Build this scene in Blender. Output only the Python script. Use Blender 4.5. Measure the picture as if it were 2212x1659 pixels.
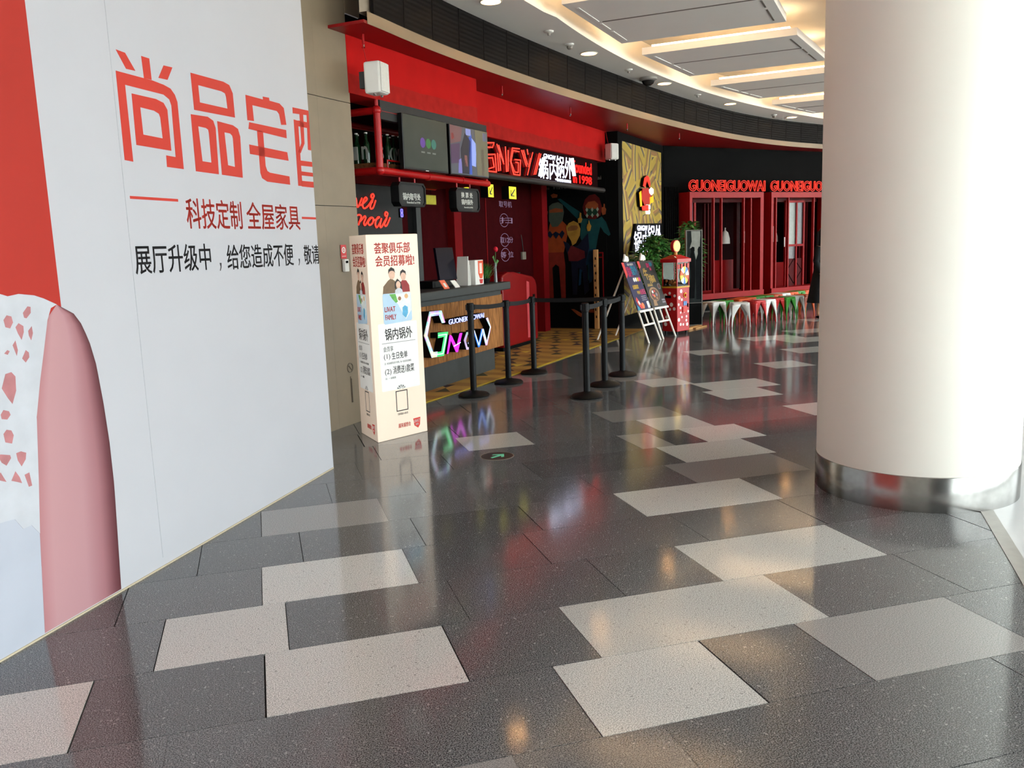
import bpy, bmesh, math, random
import numpy as np
from mathutils import Vector, Matrix
from mathutils.geometry import tessellate_polygon

SC = bpy.context.scene
COL = SC.collection
for o in list(bpy.data.objects):
    bpy.data.objects.remove(o)
random.seed(7)

# ------------------------------------------------------------------ camera
EYE = 1.58
PITCH, ROLL, YAW, FPX = 0.160888151, -0.036181862, -0.28123695, 1869.3
_cp, _sp = math.cos(PITCH), math.sin(PITCH)
_r0, _f0, _u0 = Vector((1, 0, 0)), Vector((0, _cp, -_sp)), Vector((0, _sp, _cp))
_r = math.cos(ROLL) * _r0 + math.sin(ROLL) * _u0
_u = -math.sin(ROLL) * _r0 + math.cos(ROLL) * _u0
_rz = Matrix.Rotation(YAW, 3, 'Z')
CR, CU, CF = _rz @ _r, _rz @ _u, _rz @ _f0
cam_data = bpy.data.cameras.new('camera')
cam = bpy.data.objects.new('camera', cam_data)
COL.objects.link(cam)
cam_data.sensor_fit = 'HORIZONTAL'
cam_data.sensor_width = 36.0
cam_data.lens = 36.0 * FPX / 2212.0
cam_data.clip_start = 0.05
cam_data.clip_end = 300
m3 = Matrix((CR, CU, -CF)).transposed()
cam.matrix_world = Matrix.Translation((0, 0, EYE)) @ m3.to_4x4()
SC.camera = cam

# ------------------------------------------------------------------ world, exposure
SC.view_settings.view_transform = 'Standard'
SC.view_settings.look = 'None'
SC.view_settings.gamma = 1.0
SC.view_settings.use_curve_mapping = False
SC.view_settings.exposure = 1.7
world = bpy.data.worlds.new('overcast_sky')
SC.world = world
world.use_nodes = True
_bg = world.node_tree.nodes['Background']
_bg.inputs[0].default_value = (0.92, 0.965, 1.0, 1)
_bg.inputs[1].default_value = 2.6

# added sun above the roof: it lights the paving outside, which throws light up to the ceiling
_sl = bpy.data.lights.new('sun', 'SUN'); _sl.energy = 14.0; _sl.angle = math.radians(4); _sl.color = (1.0, 0.95, 0.88)
_so = bpy.data.objects.new('sun', _sl); COL.objects.link(_so)
_az = math.radians(49.1)
_so.rotation_euler = Vector((math.sin(_az), -math.cos(_az), -1.25)).to_track_quat('-Z', 'Y').to_euler()

# ------------------------------------------------------------------ shop frame: s along the frontage, q out towards the mall
ANG = math.radians(49.1)
ORG = Vector((0.925, 8.08, 0))
TV = Vector((math.cos(ANG), math.sin(ANG), 0))
NV = Vector((math.sin(ANG), -math.cos(ANG), 0))
def W(s, q, z=0.0):
    return ORG + float(s) * TV + float(q) * NV + Vector((0, 0, float(z)))

# daylight comes through the glazed side of the mall; a portal guides the sky light through that opening
WQ = 8.6
_pl = bpy.data.lights.new('daylight_portal', 'AREA')
_pl.shape = 'RECTANGLE'; _pl.size = 36.0; _pl.size_y = 3.9
_pl.cycles.is_portal = True
_po = bpy.data.objects.new('daylight_portal', _pl); COL.objects.link(_po)
_po.location = W(3, WQ + 0.3, 1.98)
_po.rotation_euler = Matrix((TV, Vector((0, 0, 1)), NV)).transposed().to_euler()   # shines along -n, into the room

# ------------------------------------------------------------------ helpers: materials
def lin(c):
    def f(v):
        v /= 255.0
        return v / 12.92 if v <= 0.04045 else ((v + 0.055) / 1.055) ** 2.4
    return (f(c[0]), f(c[1]), f(c[2]), 1)

MATS = {}
def mat(name, rgb, rough=0.5, metal=0.0, var=0.06, scale=18.0, emit=None, es=1.0, bump=0.0, spec=0.3, trans=0.0, coat=0.0, alpha=1.0):
    if name in MATS:
        return MATS[name]
    m = bpy.data.materials.new(name); m.use_nodes = True
    nt = m.node_tree; b = nt.nodes['Principled BSDF']
    c = lin(rgb)
    if var > 0:
        tc = nt.nodes.new('ShaderNodeTexCoord'); no = nt.nodes.new('ShaderNodeTexNoise'); rp = nt.nodes.new('ShaderNodeValToRGB')
        no.inputs['Scale'].default_value = scale; no.inputs['Detail'].default_value = 3
        nt.links.new(tc.outputs['Object'], no.inputs['Vector']); nt.links.new(no.outputs['Fac'], rp.inputs['Fac'])
        rp.color_ramp.elements[0].position = 0.3; rp.color_ramp.elements[1].position = 0.7
        rp.color_ramp.elements[0].color = tuple(max(0, v * (1 - var)) for v in c[:3]) + (1,)
        rp.color_ramp.elements[1].color = tuple(min(1, v * (1 + var)) for v in c[:3]) + (1,)
        nt.links.new(rp.outputs[0], b.inputs['Base Color'])
        if bump > 0:
            bp = nt.nodes.new('ShaderNodeBump'); bp.inputs['Strength'].default_value = bump; bp.inputs['Distance'].default_value = 0.01
            nt.links.new(no.outputs['Fac'], bp.inputs['Height']); nt.links.new(bp.outputs[0], b.inputs['Normal'])
    else:
        b.inputs['Base Color'].default_value = c
    b.inputs['Roughness'].default_value = rough
    b.inputs['Metallic'].default_value = metal
    b.inputs['Specular IOR Level'].default_value = spec
    if trans: b.inputs['Transmission Weight'].default_value = trans
    if coat: b.inputs['Coat Weight'].default_value = coat
    if emit is not None:
        b.inputs['Emission Color'].default_value = lin(emit); b.inputs['Emission Strength'].default_value = es
    MATS[name] = m
    return m

def granite(name, dark, light, fleck, rough=0.105):
    m = bpy.data.materials.new(name); m.use_nodes = True
    nt = m.node_tree; b = nt.nodes['Principled BSDF']
    g = nt.nodes.new('ShaderNodeNewGeometry')
    n1 = nt.nodes.new('ShaderNodeTexNoise'); n1.inputs['Scale'].default_value = 230; n1.inputs['Detail'].default_value = 2.5
    n2 = nt.nodes.new('ShaderNodeTexNoise'); n2.inputs['Scale'].default_value = 1.1; n2.inputs['Detail'].default_value = 3
    v = nt.nodes.new('ShaderNodeTexVoronoi'); v.inputs['Scale'].default_value = 150
    for t in (n1, n2, v): nt.links.new(g.outputs['Position'], t.inputs['Vector'])
    rp = nt.nodes.new('ShaderNodeValToRGB'); nt.links.new(n1.outputs['Fac'], rp.inputs['Fac'])
    rp.color_ramp.elements[0].position = 0.40; rp.color_ramp.elements[1].position = 0.62
    rp.color_ramp.elements[0].color = lin(dark); rp.color_ramp.elements[1].color = lin(light)
    mx = nt.nodes.new('ShaderNodeMixRGB'); mx.inputs[2].default_value = lin(fleck)
    r2 = nt.nodes.new('ShaderNodeValToRGB'); nt.links.new(v.outputs['Color'], r2.inputs['Fac'])
    r2.color_ramp.elements[0].position = 0.86; r2.color_ramp.elements[0].color = (0, 0, 0, 1)
    r2.color_ramp.elements[1].position = 0.95; r2.color_ramp.elements[1].color = (0.8, 0.8, 0.8, 1)
    nt.links.new(r2.outputs[0], mx.inputs[0]); nt.links.new(rp.outputs[0], mx.inputs[1])
    oi = nt.nodes.new('ShaderNodeObjectInfo')
    hv = nt.nodes.new('ShaderNodeHueSaturation')
    mr = nt.nodes.new('ShaderNodeMapRange'); mr.inputs[3].default_value = 0.86; mr.inputs[4].default_value = 1.14
    nt.links.new(oi.outputs['Random'], mr.inputs[0]); nt.links.new(mr.outputs[0], hv.inputs['Value'])
    nt.links.new(mx.outputs[0], hv.inputs['Color']); nt.links.new(hv.outputs[0], b.inputs['Base Color'])
    m2 = nt.nodes.new('ShaderNodeMapRange'); m2.inputs[1].default_value = 0.3; m2.inputs[2].default_value = 0.7
    m2.inputs[3].default_value = rough * 0.8; m2.inputs[4].default_value = rough * 1.25
    nt.links.new(n2.outputs['Fac'], m2.inputs[0]); nt.links.new(m2.outputs[0], b.inputs['Roughness'])
    b.inputs['Specular IOR Level'].default_value = 0.5
    MATS[name] = m
    return m

def wood(name, a, c, axis='Z', sc=6.0):
    m = bpy.data.materials.new(name); m.use_nodes = True
    nt = m.node_tree; b = nt.nodes['Principled BSDF']
    tc = nt.nodes.new('ShaderNodeTexCoord'); mp = nt.nodes.new('ShaderNodeMapping')
    mp.inputs['Scale'].default_value = {'Z': (9, 9, 1), 'X': (1, 9, 9)}[axis]
    oi = nt.nodes.new('ShaderNodeObjectInfo'); add = nt.nodes.new('ShaderNodeVectorMath')
    nt.links.new(tc.outputs['Object'], add.inputs[0]); nt.links.new(oi.outputs['Random'], add.inputs[1])
    n = nt.nodes.new('ShaderNodeTexNoise'); n.inputs['Scale'].default_value = sc; n.inputs['Detail'].default_value = 5; n.inputs['Distortion'].default_value = 0.6
    rp = nt.nodes.new('ShaderNodeValToRGB'); rp.color_ramp.elements[0].position = 0.3; rp.color_ramp.elements[1].position = 0.72
    rp.color_ramp.elements[0].color = lin(a); rp.color_ramp.elements[1].color = lin(c)
    nt.links.new(add.outputs[0], mp.inputs[0]); nt.links.new(mp.outputs[0], n.inputs['Vector']); nt.links.new(n.outputs['Fac'], rp.inputs['Fac'])
    hv = nt.nodes.new('ShaderNodeHueSaturation'); mr = nt.nodes.new('ShaderNodeMapRange'); mr.inputs[3].default_value = 0.82; mr.inputs[4].default_value = 1.2
    nt.links.new(oi.outputs['Random'], mr.inputs[0]); nt.links.new(mr.outputs[0], hv.inputs['Value'])
    nt.links.new(rp.outputs[0], hv.inputs['Color']); nt.links.new(hv.outputs[0], b.inputs['Base Color'])
    b.inputs['Roughness'].default_value = 0.6; b.inputs['Specular IOR Level'].default_value = 0.12
    MATS[name] = m
    return m

def glow(name, rgb, es):
    return mat(name, rgb, 0.4, var=0, emit=rgb, es=es * 0.34)

# ------------------------------------------------------------------ helpers: geometry
OFF = {}
def tag(o, label=None, cat=None, group=None, kind=None):
    if label: o['label'] = label
    if cat: o['category'] = cat
    if group: o['group'] = group
    if kind: o['kind'] = kind
    return o

def thing(name, label, cat, loc, rotz=0.0, group=None, frame=(0, 0, 0)):
    """Empty at a thing's base. frame: the coordinates, in the local axes, of that base (parts are given in frame coordinates)."""
    o = bpy.data.objects.new(name, None); COL.objects.link(o)
    o.empty_display_size = 0.1
    o.location = loc; o.rotation_euler = (0, 0, rotz)
    OFF[o.name] = Vector(frame)
    return tag(o, label, cat, group)

def shop(name, label, cat, s, q, z=0.0, group=None):
    """A thing in the shop frame; its parts are given as x = s, y = -q, z."""
    return thing(name, label, cat, W(s, q, z), ANG, group, (s, -q, z))

class MB:
    def __init__(self):
        self.v = []; self.f = []; self.mi = []; self.cur = 0
    def add(self, vs, fs):
        n = len(self.v); self.v += [tuple(p) for p in vs]
        for f in fs:
            self.f.append(tuple(i + n for i in f)); self.mi.append(self.cur)
        return self
    def box(self, x0, x1, y0, y1, z0, z1):
        vs = [(x, y, z) for z in (z0, z1) for y in (y0, y1) for x in (x0, x1)]
        return self.add(vs, [(0, 2, 3, 1), (4, 5, 7, 6), (0, 1, 5, 4), (2, 6, 7, 3), (0, 4, 6, 2), (1, 3, 7, 5)])
    def plate(self, pts, d0, d1, holes=()):
        """polygon given in x,z, standing from depth y=-d0 (back) to y=-d1 (front)"""
        return self.prism(pts, lambda u, v, w: (u, -w, v), d0, d1, holes)
    def slab(self, pts, z0, z1, holes=()):
        return self.prism(pts, lambda u, v, w: (u, v, w), z0, z1, holes)
    def prism(self, pts, fn, w0, w1, holes=()):
        loops = [list(pts)] + [list(h) for h in holes]
        flat = [p for l in loops for p in l]
        tris = tessellate_polygon([[Vector((p[0], p[1], 0)) for p in l] for l in loops])
        n = len(flat)
        vs = [fn(p[0], p[1], w0) for p in flat] + [fn(p[0], p[1], w1) for p in flat]
        fs = []
        for a, b, c in tris:
            fs.append((a, b, c)); fs.append((a + n, c + n, b + n))
        k = 0
        for l in loops:
            for i in range(len(l)):
                j = (i + 1) % len(l)
                fs.append((k + i, k + j, k + j + n, k + i + n))
            k += len(l)
        return self.add(vs, fs)
    def cyl(self, p0, p1, r0, r1=None, n=12, caps=True):
        r1 = r0 if r1 is None else r1
        p0, p1 = Vector(p0), Vector(p1); d = (p1 - p0).normalized()
        a = d.orthogonal().normalized(); b = d.cross(a)
        vs = []
        for p, r in ((p0, r0), (p1, r1)):
            for i in range(n):
                t = 2 * math.pi * i / n
                vs.append(p + r * (math.cos(t) * a + math.sin(t) * b))
        fs = [(i, (i + 1) % n, (i + 1) % n + n, i + n) for i in range(n)]
        if caps:
            fs += [tuple(range(n - 1, -1, -1)), tuple(range(n, 2 * n))]
        return self.add(vs, fs)
    def tube(self, pts, r, n=6):
        pts = [Vector(p) for p in pts]
        for i in range(len(pts) - 1):
            if (pts[i + 1] - pts[i]).length > 1e-5:
                self.cyl(pts[i], pts[i + 1], r, n=n)
        for p in pts[1:-1]:
            self.ball(p, r * 1.0, n, 4)
        return self
    def ball(self, c, r, n=10, k=6, sz=(1, 1, 1)):
        c = Vector(c); vs = []; fs = []
        for j in range(k + 1):
            ph = math.pi * j / k
            for i in range(n):
                t = 2 * math.pi * i / n
                vs.append((c.x + r * sz[0] * math.sin(ph) * math.cos(t), c.y + r * sz[1] * math.sin(ph) * math.sin(t), c.z - r * sz[2] * math.cos(ph)))
        for j in range(k):
            for i in range(n):
                fs.append((j * n + i, j * n + (i + 1) % n, (j + 1) * n + (i + 1) % n, (j + 1) * n + i))
        return self.add(vs, fs)
    def lathe(self, prof, c=(0, 0, 0), n=24, closed=True):
        vs = []; fs = []
        for r, z in prof:
            for i in range(n):
                t = 2 * math.pi * i / n
                vs.append((c[0] + r * math.cos(t), c[1] + r * math.sin(t), c[2] + z))
        for j in range(len(prof) - 1):
            for i in range(n):
                fs.append((j * n + i, j * n + (i + 1) % n, (j + 1) * n + (i + 1) % n, (j + 1) * n + i))
        if closed:
            fs.append(tuple(range(n - 1, -1, -1))); fs.append(tuple((len(prof) - 1) * n + i for i in range(n)))
        return self.add(vs, fs)
    def build(self, name, mats, parent=None, smooth=False, bevel=0.0, local=False, fix=True):
        me = bpy.data.meshes.new(name)
        off = Vector((0, 0, 0))
        if parent is not None and not local:
            off = OFF.get(parent.name, off)
        me.from_pydata([(x - off.x, y - off.y, z - off.z) for x, y, z in self.v], [], self.f)
        if not isinstance(mats, (list, tuple)): mats = [mats]
        for m in mats: me.materials.append(m)
        for p, i in zip(me.polygons, self.mi): p.material_index = i
        if fix:
            bm = bmesh.new(); bm.from_mesh(me)
            bmesh.ops.recalc_face_normals(bm, faces=bm.faces); bm.to_mesh(me); bm.free()
        if smooth:
            for p in me.polygons: p.use_smooth = True
            try: me.set_sharp_from_angle(angle=math.radians(40))
            except Exception: pass
        o = bpy.data.objects.new(name, me); COL.objects.link(o)
        if parent is not None:
            o.parent = parent
            OFF[o.name] = off
        if bevel:
            md = o.modifiers.new('bevel', 'BEVEL'); md.width = bevel; md.segments = 2; md.limit_method = 'ANGLE'
        return o

def text_mesh(body, bold=0.0, outline=0.0, shear=0.0, ex=0.0):
    c = bpy.data.curves.new('txt', 'FONT'); c.body = body; c.size = 1.0; c.resolution_u = 3
    c.shear = shear
    if outline: c.offset = bold
    if outline:
        c.fill_mode = 'NONE'; c.bevel_depth = outline; c.bevel_resolution = 0
    elif ex:
        c.extrude = ex
    o = bpy.data.objects.new('txt', c); COL.objects.link(o)
    bpy.context.view_layer.update()
    me = bpy.data.meshes.new_from_object(o.evaluated_get(bpy.context.evaluated_depsgraph_get()))
    bpy.data.objects.remove(o); bpy.data.curves.remove(c)
    if bold and not outline:                     # heavier strokes: the same glyphs laid over themselves, a little shifted
        bm = bmesh.new()
        for dx, dy in ((0, 0), (bold, 0), (-bold, 0), (0, bold * 0.7), (0, -bold * 0.7)):
            n0 = len(bm.verts); bm.from_mesh(me); bm.verts.ensure_lookup_table()
            for v in bm.verts[n0:]: v.co.x += dx; v.co.y += dy
        bm.to_mesh(me); bm.free()
    return me

def text(name, body, box, d, mt, parent, bold=0.0, outline=0.0, thick=0.002, shear=0.0, clip=None, trap=0.0, local=False):
    """lettering in the x,z plane of the parent's frame: box = (x0, x1, z0, z1), its back on y = -d"""
    me = text_mesh(body, bold, outline, shear, 0.0 if outline else 0.5)
    co = np.empty(len(me.vertices) * 3); me.vertices.foreach_get('co', co); co = co.reshape(-1, 3)
    lo, hi = co.min(0), co.max(0); sp = np.maximum(hi - lo, 1e-6)
    u = (co[:, 0] - lo[0]) / sp[0]; v = (co[:, 1] - lo[1]) / sp[1]; w = (co[:, 2] - lo[2]) / sp[2]
    x = box[0] + u * (box[1] - box[0]); z = box[2] + v * (box[3] - box[2])
    if trap: z = z + trap * u * (v - 0.0)
    off = Vector((0, 0, 0)) if local or parent is None else OFF.get(parent.name, Vector((0, 0, 0)))
    out = np.stack([x - off.x, -(d + w * thick) - off.y, z - off.z], 1)
    me.vertices.foreach_set('co', out.ravel()); me.update()
    if clip is not None:
        bm = bmesh.new(); bm.from_mesh(me)
        bmesh.ops.bisect_plane(bm, geom=bm.verts[:] + bm.edges[:] + bm.faces[:], plane_co=(clip - off.x, 0, 0), plane_no=(1, 0, 0), clear_outer=True)
        bm.to_mesh(me); bm.free()
    me.materials.clear(); me.materials.append(mt)
    me.name = name
    o = bpy.data.objects.new(name, me); COL.objects.link(o)
    if parent is not None: o.parent = parent; OFF[o.name] = off
    return o

def copy_tree(o, parent=None, name=None):
    c = o.copy(); COL.objects.link(c)
    if parent is not None: c.parent = parent
    for ch in list(o.children): copy_tree(ch, c)
    return c

def circle(cx, cz, r, n=24, ry=None):
    ry = r if ry is None else ry
    return [(cx + r * math.cos(2 * math.pi * i / n), cz + ry * math.sin(2 * math.pi * i / n)) for i in range(n)]
def rect(x0, x1, z0, z1):
    return [(x0, z0), (x1, z0), (x1, z1), (x0, z1)]

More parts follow.
